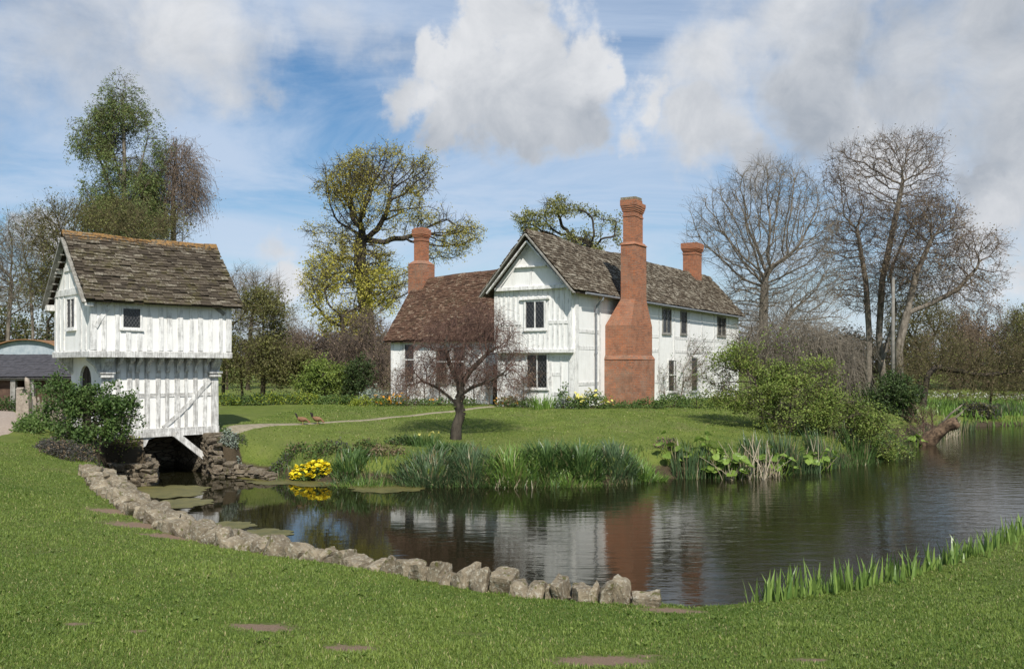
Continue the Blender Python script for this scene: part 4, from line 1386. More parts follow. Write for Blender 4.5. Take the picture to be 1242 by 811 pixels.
# ------------------------------------------------------------------ stones
def stone_bm(b, c, size, rot, p=4.0, amp=0.10, n=7, cleave=4):
    """a rough block: superellipsoid pushed about by noise"""
    g = np.linspace(-1, 1, n + 1)
    vid, V, F = {}, [], []

    def vert(q):
        k = tuple(np.round(q, 5))
        if k not in vid:
            vid[k] = len(V)
            V.append(q)
        return vid[k]
    for ax in range(3):
        for s_ in (-1, 1):
            for i in range(n):
                for j in range(n):
                    qs = []
                    for (a, e) in ((i, j), (i + 1, j), (i + 1, j + 1), (i, j + 1)):
                        q = np.zeros(3)
                        q[ax] = s_
                        q[(ax + 1) % 3] = g[a]
                        q[(ax + 2) % 3] = g[e]
                        qs.append(vert(q))
                    F.append(qs if s_ > 0 else qs[::-1])
    V = np.array(V)
    V = V / (np.sum(np.abs(V) ** p, axis=1) ** (1 / p))[:, None]
    sh = rng.uniform(-.22, .22, (3, 3))
    np.fill_diagonal(sh, 1)
    off = rng.uniform(0, 100, 3)
    disp = np.array([mnoise.noise(Vector(v * 1.1 + off)) + .45 * mnoise.noise(Vector(v * 2.9 + off)) + .25 * mnoise.noise(Vector(v * 6.5 + off)) for v in V])
    # a few flat cleavage faces
    for _ in range(cleave):
        pn = rng.normal(size=3)
        pn /= np.linalg.norm(pn)
        dd = V @ pn - rng.uniform(.72, .98)
        V = V - np.maximum(dd, 0)[:, None] * pn * .9
    V = V * (1 + amp * 1.8 * disp)[:, None]
    V = (V @ sh) * (np.array(size) / 2)
    V = V @ np.array(rot).T + np.array(c)
    b.add(V, F)


def rotm(az, tx=0.0, ty=0.0):
    from mathutils import Matrix
    return np.array(Matrix.Rotation(az, 3, 'Z') @ Matrix.Rotation(ty, 3, 'Y') @ Matrix.Rotation(tx, 3, 'X'))


def stone_wall():
    r = thing('stone_wall', (WALL[5][0], WALL[5][1], .7), 'low curved edging wall of rough lichened stones between the near lawn and the moat', 'stone wall')
    base = np.array(r.location)
    seg = np.linalg.norm(np.diff(WALL, axis=0), axis=1)
    cum = np.concatenate([[0], seg.cumsum()])
    s, k = 0.0, 0
    first = [.33, .20, .15, .10, .24, .15, .14]
    while s < cum[-1] and k < 99:
        t = s / cum[-1]
        wdt = first[k] if k < len(first) else (rng.uniform(.17, .36) if t < .3 else rng.uniform(.17, .31))
        q = np.array([np.interp(s + wdt / 2, cum, WALL[:, 0]), np.interp(s + wdt / 2, cum, WALL[:, 1])])
        q2 = np.array([np.interp(s + wdt, cum, WALL[:, 0]), np.interp(s + wdt, cum, WALL[:, 1])])
        q1 = np.array([np.interp(s, cum, WALL[:, 0]), np.interp(s, cum, WALL[:, 1])])
        d = (q2 - q1) / (np.linalg.norm(q2 - q1) + 1e-9)
        az = math.atan2(d[1], d[0])
        hgt = rng.uniform(.18, .31) if t < .3 else rng.uniform(.15, .28)
        dep = rng.uniform(.24, .36) * (1 + .4 * t)
        lean = rng.normal(0.0, .07) if t < .2 else rng.normal(-.30 - .25 * min(1, t * 1.4), .16)
        zb = land(np.array([q[0]]), np.array([q[1]]))[0]
        top = zb + hgt - .06
        z0 = zb - .18
        nr = np.array([-d[1], d[0]])
        b = MB()
        b_c = np.array([q[0] + rng.normal(0, .02), q[1] + rng.normal(0, .02), (top + z0) / 2]) - base
        stone_bm(b, b_c, (wdt * (.95 if t < .3 else 1.0), dep, (top - z0) * (1 if t < .3 else 1.15)), rotm(az + rng.normal(0, .12), rng.normal(.05, .12), lean), rng.uniform(7, 16), .065, 7, 3)
        b.build('stone', 'stone', r, False)
        s += wdt * .97
        k += 1
    # the water face of the wall below the stones
    b = MB()
    for i in range(len(WALL) - 1):
        a, c = WALL[i], WALL[i + 1]
        e = (c - a) / np.linalg.norm(c - a)
        nr = np.array([e[1], -e[0]])
        nr = nr if sdist(np.array([a[0] + nr[0] * .3]), np.array([a[1] + nr[1] * .3]), POND)[0] > sdist(np.array([a[0] - nr[0] * .3]), np.array([a[1] - nr[1] * .3]), POND)[0] else -nr
        V = []
        for q in (a, c):
            zt = land(np.array([q[0]]), np.array([q[1]]))[0] + .02
            for o in (-.05, .24):
                for z in (-.8, zt):
                    V.append((q[0] + nr[0] * o - base[0], q[1] + nr[1] * o - base[1], z - base[2]))
        b.add(V, BOXF)
    b.build('footing', 'rubble', r)
    # second, lower course on the water side of the left half
    k = 0
    s = cum[-1] * .42
    while s < cum[-1] and k < 40:
        wdt = rng.uniform(.26, .46)
        q = np.array([np.interp(s, cum, WALL[:, 0]), np.interp(s, cum, WALL[:, 1])])
        q2 = np.array([np.interp(s + .1, cum, WALL[:, 0]), np.interp(s + .1, cum, WALL[:, 1])])
        d = (q2 - q) / (np.linalg.norm(q2 - q) + 1e-9)
        nr = np.array([d[1], -d[0]])
        if sdist(np.array([q[0] + nr[0] * .4]), np.array([q[1] + nr[1] * .4]), POND)[0] < 0:
            nr = -nr
        zb = land(np.array([q[0]]), np.array([q[1]]))[0]
        b = MB()
        stone_bm(b, np.array([q[0] + nr[0] * .3, q[1] + nr[1] * .3, zb - .06]) - base, (wdt * 1.1, .36, rng.uniform(.30, .42)), rotm(math.atan2(d[1], d[0]), rng.normal(.2, .1), rng.normal(-.4, .15)), rng.uniform(6, 14), .07, 7, 3)
        b.build('coping_stone', 'stone', r, False)
        s += wdt
        k += 1


def bank_wall(name, label, pts, ztop, thick=.4, courses=4):
    """dry-stone retaining wall along pts, built of coursed flat stones in one mesh"""
    pts = np.array(pts, float)
    r = thing(name, (pts[0][0], pts[0][1], 0.0), label, 'stone wall')
    base = np.array([pts[0][0], pts[0][1], 0.0])
    seg = np.linalg.norm(np.diff(pts, axis=0), axis=1)
    cum = np.concatenate([[0], seg.cumsum()])
    b = MB()
    ztop = np.atleast_1d(np.array(ztop, float))
    for cidx in range(courses):
        s = -rng.uniform(0, .2)
        while s < cum[-1]:
            wdt = rng.uniform(.14, .40)
            sm = np.clip(s + wdt / 2, 0, cum[-1])
            q = np.array([np.interp(sm, cum, pts[:, 0]), np.interp(sm, cum, pts[:, 1])])
            i = min(np.searchsorted(cum, sm, 'right') - 1, len(pts) - 2)
            d = (pts[i + 1] - pts[i]) / np.linalg.norm(pts[i + 1] - pts[i])
            zt = np.interp(sm, np.linspace(0, cum[-1], len(ztop)), ztop)
            h = (zt + .25) / courses
            zc = -.25 + h * (cidx + .5)
            stone_bm(b, np.array([q[0], q[1], zc]) - base + rng.normal(0, .015, 3), (wdt * 1.03, thick * rng.uniform(.85, 1.1), h * 1.06), rotm(math.atan2(d[1], d[0]), rng.normal(0, .05), rng.normal(0, .05)), 12.0, .05, 3, 1)
            s += wdt
    b.build('masonry', 'stone_dark', r)
    return r


stone_wall()
bank_wall('retaining_wall', 'low flat-topped stone retaining wall beside the dark water opening, below the bush', [(-11.55, 25.75), (-10.75, 25.6), (-10.1, 25.35), (-10.3, 26.0), (-10.9, 26.85)], [.58, .58, .60, .66, .70], .34, 7)
bank_wall('retaining_wall', 'stepped grey stone retaining wall right of the gatehouse at the water edge', [(-8.88, 27.34), (-8.4, 27.30), (-7.88, 27.24), (-7.05, 26.50)], [.56, .36, .26, .18], .34, 5)
bank_wall('stone_steps', 'rough stone edging climbing from the water to the gatehouse corner', [(-9.42, 28.05), (-8.92, 27.36)], [1.28, .98], .32, 11)


# ------------------------------------------------------------------ trees and shrubs
def ell(u, v, ru, rv, D, rd=None):
    """ellipsoid lobe of a crown: centre and radii in metres from where it stands"""
    k = D / FPX
    c = Pt(u, v, D)
    return (c, np.array([ru * k, (rd if rd is not None else (ru + rv) / 2 * 0.9) * k, rv * k]))


def sample_ells(ells, n, hollow=0.0):
    vol = np.array([e[1].prod() for e in ells])
    cnt = np.maximum((vol / vol.sum() * n * 1.6).astype(int), 3)
    out = []
    for (c, r), m in zip(ells, cnt):
        d = rng.normal(size=(m, 3))
        d /= np.linalg.norm(d, axis=1, keepdims=True)
        rr = rng.uniform(hollow ** 3, 1, m) ** (1 / 3)
        out.append(c + d * rr[:, None] * r)
    P = np.concatenate(out)
    # clumpy thinning so gaps appear
    return P[rng.permutation(len(P))[:n]]


def grow(roots, A, step, infl=6.0, kill=1.8, iters=260, trop=(0, 0, 0), wob=0.12, maxn=12000):
    """space colonisation: branches grow from the root polylines towards the points A"""
    P, par = [], []
    for pl in roots:
        pl = np.array(pl, float)
        prev = -1
        if P and pl[0][2] > gz(pl[0][0], pl[0][1]) + .3:       # a limb: joins the stem already there
            prev = int(np.argmin(np.linalg.norm(np.array(P) - pl[0], axis=1)))
            pl[0] = P[prev]
        for a, c in zip(pl[:-1], pl[1:]):
            n = max(1, int(np.linalg.norm(c - a) / step))
            for i in range(n):
                P.append(a + (c - a) * i / n)
                par.append(prev)
                prev = len(P) - 1
        P.append(pl[-1])
        par.append(prev)
    P = list(map(np.array, P))
    trop = np.array(trop, float)
    best = np.full(len(A), 1e9)
    bi = np.zeros(len(A), int)
    new = np.arange(len(P))
    alive = np.ones(len(A), bool)
    kidpos = {}
    infl_d, kill_d = infl * step, kill * step
    for it in range(iters):
        if len(new):
            NP = np.array([P[i] for i in new])
            for s0 in range(0, len(NP), 256):
                blk = NP[s0:s0 + 256]
                d = np.sqrt(((A[:, None] - blk[None]) ** 2).sum(-1))
                j = d.argmin(1)
                dm = d[np.arange(len(A)), j]
                up = dm < best
                best[up] = dm[up]
                bi[up] = new[s0 + j[up]]
        alive &= best > kill_d
        act = alive & (best < (infl_d if it > 0 else 1e9))
        if not act.any():
            # reach the nearest remaining attractor
            if not alive.any():
                break
            act = alive & (best <= best[alive].min() * 1.15)
            if it > iters * .8:
                break
        src = np.unique(bi[act])
        PA = np.array(P)
        vec = A[act] - PA[bi[act]]
        vec /= np.linalg.norm(vec, axis=1, keepdims=True)
        acc = np.zeros((len(P), 3))
        np.add.at(acc, bi[act], vec)
        nw = []
        for s_ in src:
            d = acc[s_]
            d = d / (np.linalg.norm(d) + 1e-9)
            if par[s_] >= 0:
                pd = P[s_] - P[par[s_]]
                d = d + .35 * pd / (np.linalg.norm(pd) + 1e-9)
            d = d + trop + rng.normal(0, wob, 3)
            d /= np.linalg.norm(d)
            q = P[s_] + d * step
            if any(np.linalg.norm(c_ - q) < step * .45 for c_ in kidpos.get(s_, ())):
                continue
            kidpos.setdefault(s_, []).append(q)
            P.append(q)
            par.append(s_)
            nw.append(len(P) - 1)
        new = np.array(nw, int)
        if not nw:
            stuck = np.unique(bi[act])
            alive[np.isin(bi, stuck)] = False
        if len(P) > maxn:
            break
    P, par = np.array(P), np.array(par)
    n = len(P)
    tips = np.zeros(n)
    kids = np.bincount(par[par >= 0], minlength=n)
    tips[kids == 0] = 1
    for i in range(n - 1, -1, -1):
        if par[i] >= 0:
            tips[par[i]] += tips[i]
    # relax kinks
    for _ in range(2):
        Q = P.copy()
        m = (par >= 0) & (kids == 1)
        ch = np.zeros(n, int)
        ch[par[par >= 0]] = np.nonzero(par >= 0)[0]
        Q[m] = (P[par[m]] + 2 * P[m] + P[ch[m]]) / 4
        P = Q
    return P, par, tips, kids


def tree(name, label, cat, roots, ells, r0, rtip, step, natt, group=None, bark='bark_brown', twig=None, leaf=None, nleaf=0, lsize=.1,
         ntwig=2, ltwig=.5, twr=None, droop=0.0, trop=(0, 0, 0.05), flare=1.25, hollow=0.0, leafspread=.25, aspect=.6, infl=7.0, kill=1.7,
         clump=0.0, split=None, wob=.12, thin=0.0, thinf=.5, leaf2=None, leaf2f=0.0, ltone=None):
    base = np.array(roots[0][0], float)
    r = thing(name, base, label, cat, group)
    step, natt = step * .60, int(natt * 2.6)
    A = sample_ells(ells, natt, hollow)
    if clump:
        off = rng.uniform(0, 50, 3)
        nv = np.array([mnoise.noise(Vector(p * clump + off)) for p in A])
        A = A[nv > -.12]
    P, par, tips, kids = grow(roots, A, step, infl, kill, trop=trop, wob=wob)
    n = len(P)
    print('TREE', name, label[:30], n, (kids == 0).sum())
    k = math.log(r0 / rtip) / math.log(max(tips.max(), 3))
    R = rtip * np.maximum(tips, 1) ** k
    e = np.nonzero(par >= 0)[0]
    P0, P1 = P[par[e]], P[e]
    R0, R1 = R[par[e]], R[e]
    R0 = np.minimum(R0, R1 * 1.7)
    zb = base[2]
    fl = 1 + (flare - 1) * np.clip(1 - (P0[:, 2] - zb) / (4 * r0), 0, 1)
    fl1 = 1 + (flare - 1) * np.clip(1 - (P1[:, 2] - zb) / (4 * r0), 0, 1)
    thr = split if split is not None else max(3.2 * rtip, r0 * .10)
    big = R1 > thr
    rid = np.arange(n)
    for i in range(n):
        if par[i] >= 0:
            rid[i] = rid[par[i]]
    for k_ in np.unique(rid[e][big]):
        sel = big & (rid[e] == k_)
        tb = MB()
        tb.frusta(P0[sel] - base, P1[sel] - base + (P1[sel] - P0[sel]) * .08, (R0 * fl)[sel], (R1 * fl1)[sel], 7)
        tb.build('trunk', bark, r, True)
    cb = MB()
    cb.frusta(P0[~big] - base, P1[~big] - base, R0[~big], R1[~big], 4, .5, 0)
    # twigs
    src = np.nonzero((R < thr * 1.2) & (par >= 0))[0]
    LP = P[kids == 0]
    if ntwig and len(src):
        cnt = rng.poisson(ntwig * np.where(kids[src] == 0, 1.6, .8))
        s_ = np.repeat(src, cnt)
        d = P[s_] - P[par[s_]]
        d /= np.linalg.norm(d, axis=1, keepdims=True) + 1e-9
        d = d * .7 + rng.normal(0, .55, d.shape) + np.array(trop)
        d /= np.linalg.norm(d, axis=1, keepdims=True)
        L = ltwig * rng.uniform(.5, 1.4, len(s_))[:, None]
        q0 = P[s_]
        d2 = d + rng.normal(0, .25, d.shape) + np.array([0, 0, -droop])
        d2 /= np.linalg.norm(d2, axis=1, keepdims=True)
        d3 = d2 + rng.normal(0, .25, d.shape) + np.array([0, 0, -droop * 1.5])
        d3 /= np.linalg.norm(d3, axis=1, keepdims=True)
        q1 = q0 + d * L * .4
        q2 = q1 + d2 * L * .35
        q3 = q2 + d3 * L * .35
        tr = twr if twr is not None else rtip * .7
        m = len(s_)
        o = np.ones(m)
        cb.frusta(q0 - base, q1 - base, o * tr, o * tr * .8, 3, .5, 0)
        cb.frusta(q1 - base, q2 - base, o * tr * .8, o * tr * .6, 3, .5, 0)
        cb.frusta(q2 - base, q3 - base, o * tr * .6, o * tr * .3, 3, .5, 0)
        # side sprays
        if ntwig >= 1.5:
            sd = d2 + rng.normal(0, .7, d.shape)
            sd /= np.linalg.norm(sd, axis=1, keepdims=True)
            q4 = q1 + sd * L * .45
            cb.frusta(q1 - base, q4 - base, o * tr * .6, o * tr * .3, 3, .5, 0)
            LP = np.concatenate([q1, q2, q3, q4])
        else:
            LP = np.concatenate([q1, q2, q3])
    mats = [twig or bark]
    if leaf and nleaf:
        pick = LP[rng.integers(0, len(LP), nleaf)]
        off = rng.uniform(0, 50, 3)
        pp = pick + rng.normal(0, leafspread, pick.shape)
        if thin:
            tn_ = np.array([mnoise.noise(Vector((p[0] * thinf + off[0], p[1] * thinf + off[1], p[2] * thinf * (.55 if droop > .5 else 1) + off[2]))) for p in pp])
            pp = pp[rng.random(nleaf) < np.clip(.5 + 2.4 * (tn_ - thin + .35), .04, 1)]
            nleaf = len(pp)
        tone = np.clip(rng.normal(.45, .22, nleaf), 0, 1)
        if clump:
            cl = np.array([mnoise.noise(Vector(p * (clump * 1.3) + off)) for p in pp])
            tone = np.clip(tone + cl * .35, 0, 1)
        tone = np.minimum(tone, .84) if ltone is None else tone
        sel = rng.random(nleaf) < leaf2f
        if leaf2 is None:
            sel[:] = False
        cb.leaves((pp - base)[~sel], lsize, tone[~sel], 1, 0, aspect, droop * .6)
        mats.append(leaf)
        if sel.any():
            cb.leaves((pp - base)[sel], lsize, tone[sel], 2, 0, aspect, droop * .6)
            mats.append(leaf2)
    cb.build('crown', mats, r)
    return r


def gp(u, D, dz=0.0):
    x = (u - CU) / FPX * D
    return np.array([x, D, gz(x, D) + dz])


# --- the great oak left of the hall
D = 66
b0 = gp(447, D, -.2)
tree('oak_tree', 'tall oak with yellow-green spring leaves behind the red-roofed hall', 'tree', [[b0, Pt(446, 400, D), Pt(441, 350, D), Pt(436, 315, D), Pt(438, 285, D)]],
     [ell(440, 235, 52, 52, D), ell(480, 210, 50, 30, D), ell(515, 215, 25, 30, D), ell(410, 220, 30, 26, D), ell(395, 285, 28, 20, D), ell(500, 265, 46, 30, D), ell(555, 282, 28, 20, D), ell(535, 300, 34, 20, D), ell(462, 192, 30, 16, D),
      ell(430, 320, 50, 38, D), ell(385, 350, 26, 28, D), ell(400, 375, 35, 25, D), ell(470, 340, 35, 34, D), ell(440, 375, 30, 26, D)],
     .55, .018, .34, 2300, bark='bark_dark', leaf='leaf_oak', nleaf=60000, lsize=.12, ntwig=1.8, ltwig=.7, twr=.012, trop=(0, 0, .02), leafspread=.12, clump=.45, thin=.24, thinf=.45, leaf2='leaf_olive', leaf2f=.10, wob=.2)
tree('maple_tree', 'bright yellow-green leafy tree low in front of the oak trunk', 'tree', [[gp(420, D - 5, -.2), Pt(418, 420, D - 5), Pt(415, 395, D - 5)]],
     [ell(395, 360, 30, 26, D - 5), ell(425, 385, 36, 24, D - 5), ell(460, 355, 26, 28, D - 5), ell(395, 330, 20, 24, D - 5), ell(440, 340, 20, 18, D - 5), ell(375, 378, 18, 14, D - 5)],
     .20, .012, .34, 420, bark='bark_dark', leaf='leaf_yellow', nleaf=7500, lsize=.16, ntwig=1.6, ltwig=.7, twr=.01, leafspread=.18, clump=.6, thin=.3, thinf=.6, leaf2='leaf_oak', leaf2f=.4)
# --- oak behind the house roof
D = 84
tree('oak_tree', 'oak crown in olive-green young leaf showing above the house ridge', 'tree', [[gp(715, D, -.2), Pt(718, 380, D), Pt(722, 320, D), Pt(720, 300, D)]],
     [ell(645, 270, 20, 15, D), ell(672, 255, 22, 14, D), ell(680, 280, 26, 20, D), ell(705, 262, 24, 12, D), ell(730, 268, 22, 15, D), ell(725, 295, 26, 16, D), ell(748, 292, 12, 10, D), ell(655, 292, 20, 12, D), ell(690, 305, 40, 20, D)],
     .5, .024, .36, 1100, bark='bark_dark', leaf='leaf_green_oak', nleaf=17000, lsize=.18, ntwig=1.7, ltwig=.7, twr=.013, leafspread=.12, clump=.45, thin=.12, thinf=.45, wob=.2)
# --- tall birch behind the gatehouse
D = 56
tree('birch_tree', 'tall green weeping birch rising behind the gatehouse roof', 'tree', [[gp(150, D, -.2), Pt(150, 300, D), Pt(151, 200, D), Pt(149, 115, D)], [Pt(150, 290, D), Pt(168, 210, D), Pt(180, 165, D)], [Pt(150, 275, D), Pt(128, 210, D + .5), Pt(108, 165, D + .5)], [Pt(150, 300, D), Pt(120, 260, D - .5), Pt(102, 225, D - .5)], [Pt(150, 230, D), Pt(136, 180, D + 1), Pt(126, 140, D + 1)], [Pt(151, 260, D), Pt(172, 235, D - 1), Pt(188, 205, D - 1)]],
     [ell(149, 114, 13, 20, D), ell(150, 142, 26, 22, D), ell(141, 130, 14, 16, D), ell(160, 130, 13, 16, D), ell(150, 124, 14, 14, D), ell(125, 140, 12, 16, D), ell(172, 140, 10, 14, D), ell(108, 168, 16, 20, D), ell(135, 175, 22, 24, D), ell(165, 172, 20, 24, D), ell(186, 178, 9, 24, D), ell(118, 208, 20, 26, D), ell(150, 215, 26, 36, D), ell(178, 215, 12, 30, D), ell(108, 240, 14, 22, D), ell(130, 258, 30, 34, D), ell(168, 268, 30, 44, D)],
     .26, .012, .32, 1900, bark='bark_grey', twig='bark_brown', leaf='leaf_birch', nleaf=80000, lsize=.122, ntwig=2.0, ltwig=1.0, twr=.008, droop=.8, leafspread=.08, clump=.5, thin=.05, thinf=.5, aspect=.42, leaf2='leaf_olive', leaf2f=.25)
D = 58
tree('weeping_tree', 'russet weeping tree with hanging bare twigs right of the birch', 'tree', [[gp(212, D, -.2), Pt(211, 330, D), Pt(210, 240, D), Pt(212, 190, D)]],
     [ell(216, 195, 22, 20, D), ell(228, 215, 15, 26, D), ell(206, 215, 16, 26, D), ell(215, 240, 22, 30, D), ell(232, 235, 10, 22, D), ell(200, 250, 14, 30, D)],
     .16, .010, .30, 420, bark='bark_grey', twig='twig_purple', leaf='leaf_brown', nleaf=5200, lsize=.12, ntwig=3.2, ltwig=1.7, twr=.010, droop=1.5, leafspread=.12, aspect=.4)
# --- thicket left of / behind the gatehouse
D = 46
tree('hazel_tree', 'twiggy olive-green tree directly behind the gatehouse ridge', 'tree', [[gp(115, D, -.2), Pt(112, 400, D), Pt(110, 330, D)], [gp(140, D, -.2), Pt(150, 380, D), Pt(170, 310, D)], [gp(85, D, -.2), Pt(80, 380, D), Pt(70, 320, D)]],
     [ell(90, 275, 42, 36, D), ell(140, 270, 46, 30, D), ell(190, 285, 36, 30, D), ell(55, 300, 30, 44, D), ell(72, 340, 30, 50, D), ell(215, 300, 22, 26, D), ell(75, 245, 14, 22, D)],
     .14, .010, .30, 1500, bark='bark_brown', twig='twig_olive', leaf='leaf_hazel', nleaf=13000, lsize=.10, thin=.3, thinf=.45, ntwig=3.0, ltwig=.8, twr=.009, trop=(0, 0, .12), leafspread=.15, clump=.6, leaf2='leaf_olive', leaf2f=.5)
D = 58
tree('bare_tree', 'pale leafless tree at the left edge of the picture behind the shed', 'tree', [[gp(8, D + 6, -.2), Pt(10, 400, D + 6), Pt(14, 340, D + 6)], [gp(38, D + 6, -.2), Pt(40, 400, D + 6), Pt(36, 340, D + 6)]],
     [ell(15, 300, 42, 44, D + 6), ell(45, 300, 26, 44, D + 6), ell(-20, 320, 44, 50, D + 6), ell(30, 350, 40, 34, D + 6)],
     .14, .011, .32, 900, bark='bark_grey', twig='twig_grey', leaf='leaf_hazel', nleaf=900, lsize=.12, ntwig=2.2, ltwig=.9, twr=.009, trop=(0, 0, .1))
tree('thicket_tree', 'dark olive bushy tree behind the tin barn', 'tree', [[gp(5, 85, -.2), Pt(8, 400, 85), Pt(10, 385, 85)], [gp(60, 84, -.2), Pt(58, 390, 84)]],
     [ell(0, 385, 40, 34, 85), ell(50, 370, 36, 44, 84), ell(85, 380, 26, 50, 84), ell(-40, 390, 40, 34, 85)],
     .2, .02, .5, 700, bark='bark_dark', twig='twig_olive', leaf='leaf_olive', nleaf=9000, lsize=.24, ntwig=1.8, ltwig=1.0, twr=.014, clump=.4, leaf2='leaf_dark', leaf2f=.35)
# --- hazel bank right of the gatehouse
D = 47
tree('hazel_tree', 'spreading olive-brown hazel right of the gatehouse with dark hollow beneath', 'tree',
     [[gp(270, D, -.2), Pt(272, 440, D), Pt(276, 400, D)], [gp(318, D, -.2), Pt(320, 450, D), Pt(318, 415, D)], [gp(295, D, -.2), Pt(290, 430, D)]],
     [ell(285, 395, 34, 34, D), ell(315, 385, 34, 30, D), ell(335, 415, 30, 34, D), ell(290, 435, 40, 28, D), ell(330, 445, 34, 22, D), ell(268, 415, 20, 40, D), ell(355, 430, 20, 26, D)],
     .13, .010, .28, 1700, bark='bark_dark', twig='twig_olive', leaf='leaf_hazel', nleaf=38000, lsize=.11, thin=.22, thinf=.6, ntwig=2.4, ltwig=.7, twr=.009, trop=(0, 0, .02), droop=.3, leafspread=.15, clump=.6, leaf2='leaf_olive', leaf2f=.6)
D = 60
tree('bare_tree', 'fine leafless tree above the hazel right of the gatehouse roof', 'tree', [[gp(300, D, -.2), Pt(302, 430, D), Pt(305, 385, D)], [gp(275, D, -.2), Pt(276, 420, D), Pt(278, 385, D)]],
     [ell(290, 355, 30, 26, D), ell(320, 360, 26, 26, D), ell(305, 385, 44, 22, D), ell(275, 350, 14, 20, D), ell(335, 385, 24, 22, D)],
     .14, .011, .32, 800, bark='bark_brown', twig='twig_grey', ntwig=2.6, ltwig=1.0, twr=.009, trop=(0, 0, .1))
D = 78
for (u, c_, lab) in ((375, 0, 'purple-brown bare copse tree behind the rounded green shrub'), (425, 1, 'brown bare copse tree just left of the hall gable'), (345, 2, 'grey-brown bare copse tree beyond the hazel')):
    tree('copse_tree', lab, 'tree', [[gp(u, D + 3 * c_, -.2), Pt(u, 440, D), Pt(u + 2, 420, D)]],
         [ell(u, 420, 34, 24, D + 3 * c_), ell(u - 20, 435, 26, 26, D), ell(u + 24, 435, 28, 28, D)],
         .16, .014, .42, 620, group='copse trees behind the island garden', bark='bark_dark', twig='twig_purple', leaf='leaf_brown', nleaf=2500, lsize=.14, ntwig=2.6, ltwig=1.0, twr=.013, trop=(0, 0, .08))
D = 50
tree('bramble_bush', 'tangled brown leafless shrub against the left end of the hall', 'shrub', [[gp(440, D, -.2), Pt(440, 460, D)], [gp(465, D - 2, -.2), Pt(462, 450, D - 2)], [gp(415, D, -.2), Pt(415, 460, D)]],
     [ell(425, 435, 32, 34, D), ell(452, 420, 26, 36, D), ell(445, 455, 34, 26, D), ell(463, 445, 14, 40, D - 2), ell(440, 395, 20, 14, D)],
     .08, .009, .26, 1000, bark='bark_dark', twig='twig_purple', leaf='leaf_brown', nleaf=2500, lsize=.10, ntwig=2.6, ltwig=.8, twr=.009, trop=(0, 0, .06), leaf2='leaf_olive', leaf2f=.4)
D = 46
tree('laurel_bush', 'rounded bright green shrub on the far side of the island lawn', 'shrub', [[gp(395, D, -.1), Pt(394, 470, D)], [gp(380, D, -.1), Pt(376, 465, D)], [gp(412, D, -.1), Pt(414, 465, D)]],
     [ell(393, 460, 28, 20, D), ell(372, 466, 18, 16, D), ell(414, 464, 16, 18, D)],
     .06, .008, .22, 420, bark='bark_dark', leaf='leaf_shrub', nleaf=8000, lsize=.11, ntwig=1.8, ltwig=.4, twr=.007, leafspread=.1, clump=1.0)
tree('laurel_bush', 'dark glossy evergreen shrub with tall stems beside the hall end', 'shrub', [[gp(436, 45.5, -.1), Pt(436, 460, 45.5)]],
     [ell(436, 458, 14, 22, 45.5), ell(426, 470, 10, 14, 45.5)], .05, .008, .22, 200, bark='bark_dark', leaf='leaf_dark', nleaf=3200, lsize=.11, ntwig=1.8, ltwig=.35, twr=.007, leafspread=.1)
# --- bare trees on the right
D = 57
tree('bare_tree', 'spreading leafless grey tree behind the far end of the house', 'tree', [[gp(930, D, -.2), Pt(928, 430, D), Pt(926, 390, D), Pt(928, 340, D)], [gp(936, D, -.2), Pt(940, 420, D), Pt(955, 385, D)]],
     [ell(930, 225, 44, 32, D), ell(890, 255, 36, 36, D), ell(965, 245, 36, 40, D), ell(860, 290, 30, 34, D), ell(920, 300, 60, 50, D), ell(975, 310, 30, 40, D), ell(935, 370, 70, 44, D), ell(985, 385, 40, 34, D), ell(995, 270, 24, 36, D), ell(845, 255, 14, 18, D), ell(995, 335, 26, 36, D), ell(900, 385, 40, 26, D)],
     .30, .014, .36, 2300, bark='bark_grey', twig='twig_grey', leaf='leaf_bud', nleaf=900, lsize=.09, ntwig=2.0, ltwig=.95, twr=.009, trop=(0, 0, .07), infl=7)
tree('arching_shrub', 'mass of long arching bare stems drooping beside the green shrub', 'shrub', [[gp(925, 45, -.2), Pt(930, 435, 45), Pt(950, 405, 45)], [gp(945, 45, -.2), Pt(958, 430, 45), Pt(985, 405, 45)], [gp(915, 45, -.2), Pt(905, 430, 45)]],
     [ell(960, 410, 50, 22, 45), ell(1000, 425, 36, 26, 45), ell(930, 420, 44, 26, 45), ell(1020, 445, 24, 20, 45), ell(985, 445, 40, 20, 45)],
     .09, .010, .30, 900, bark='bark_grey', twig='twig_grey', ntwig=3.0, ltwig=1.5, twr=.009, droop=.8, trop=(.1, 0, -.02))
D = 64
tree('bare_tree', 'tallest leafless tree with several upright trunks behind the utility pole', 'tree',
     [[gp(1054, D, -.2), Pt(1054, 400, D), Pt(1050, 340, D), Pt(1040, 280, D)], [gp(1075, D, -.2), Pt(1066, 410, D), Pt(1070, 340, D), Pt(1085, 270, D), Pt(1095, 220, D)], [Pt(1078, 440, D), Pt(1086, 380, D), Pt(1080, 330, D), Pt(1100, 280, D)]],
     [ell(1030, 215, 34, 40, D), ell(1075, 195, 30, 38, D), ell(1115, 190, 32, 34, D), ell(1130, 225, 22, 26, D), ell(1050, 270, 50, 40, D), ell(1105, 260, 40, 40, D), ell(1020, 300, 30, 40, D), ell(1060, 345, 60, 40, D)],
     .26, .013, .38, 2400, bark='bark_grey', twig='twig_purple', leaf='leaf_bud', nleaf=4200, lsize=.12, ntwig=2.1, ltwig=.85, twr=.010, trop=(0, 0, .14), wob=.3, infl=7)
D = 61
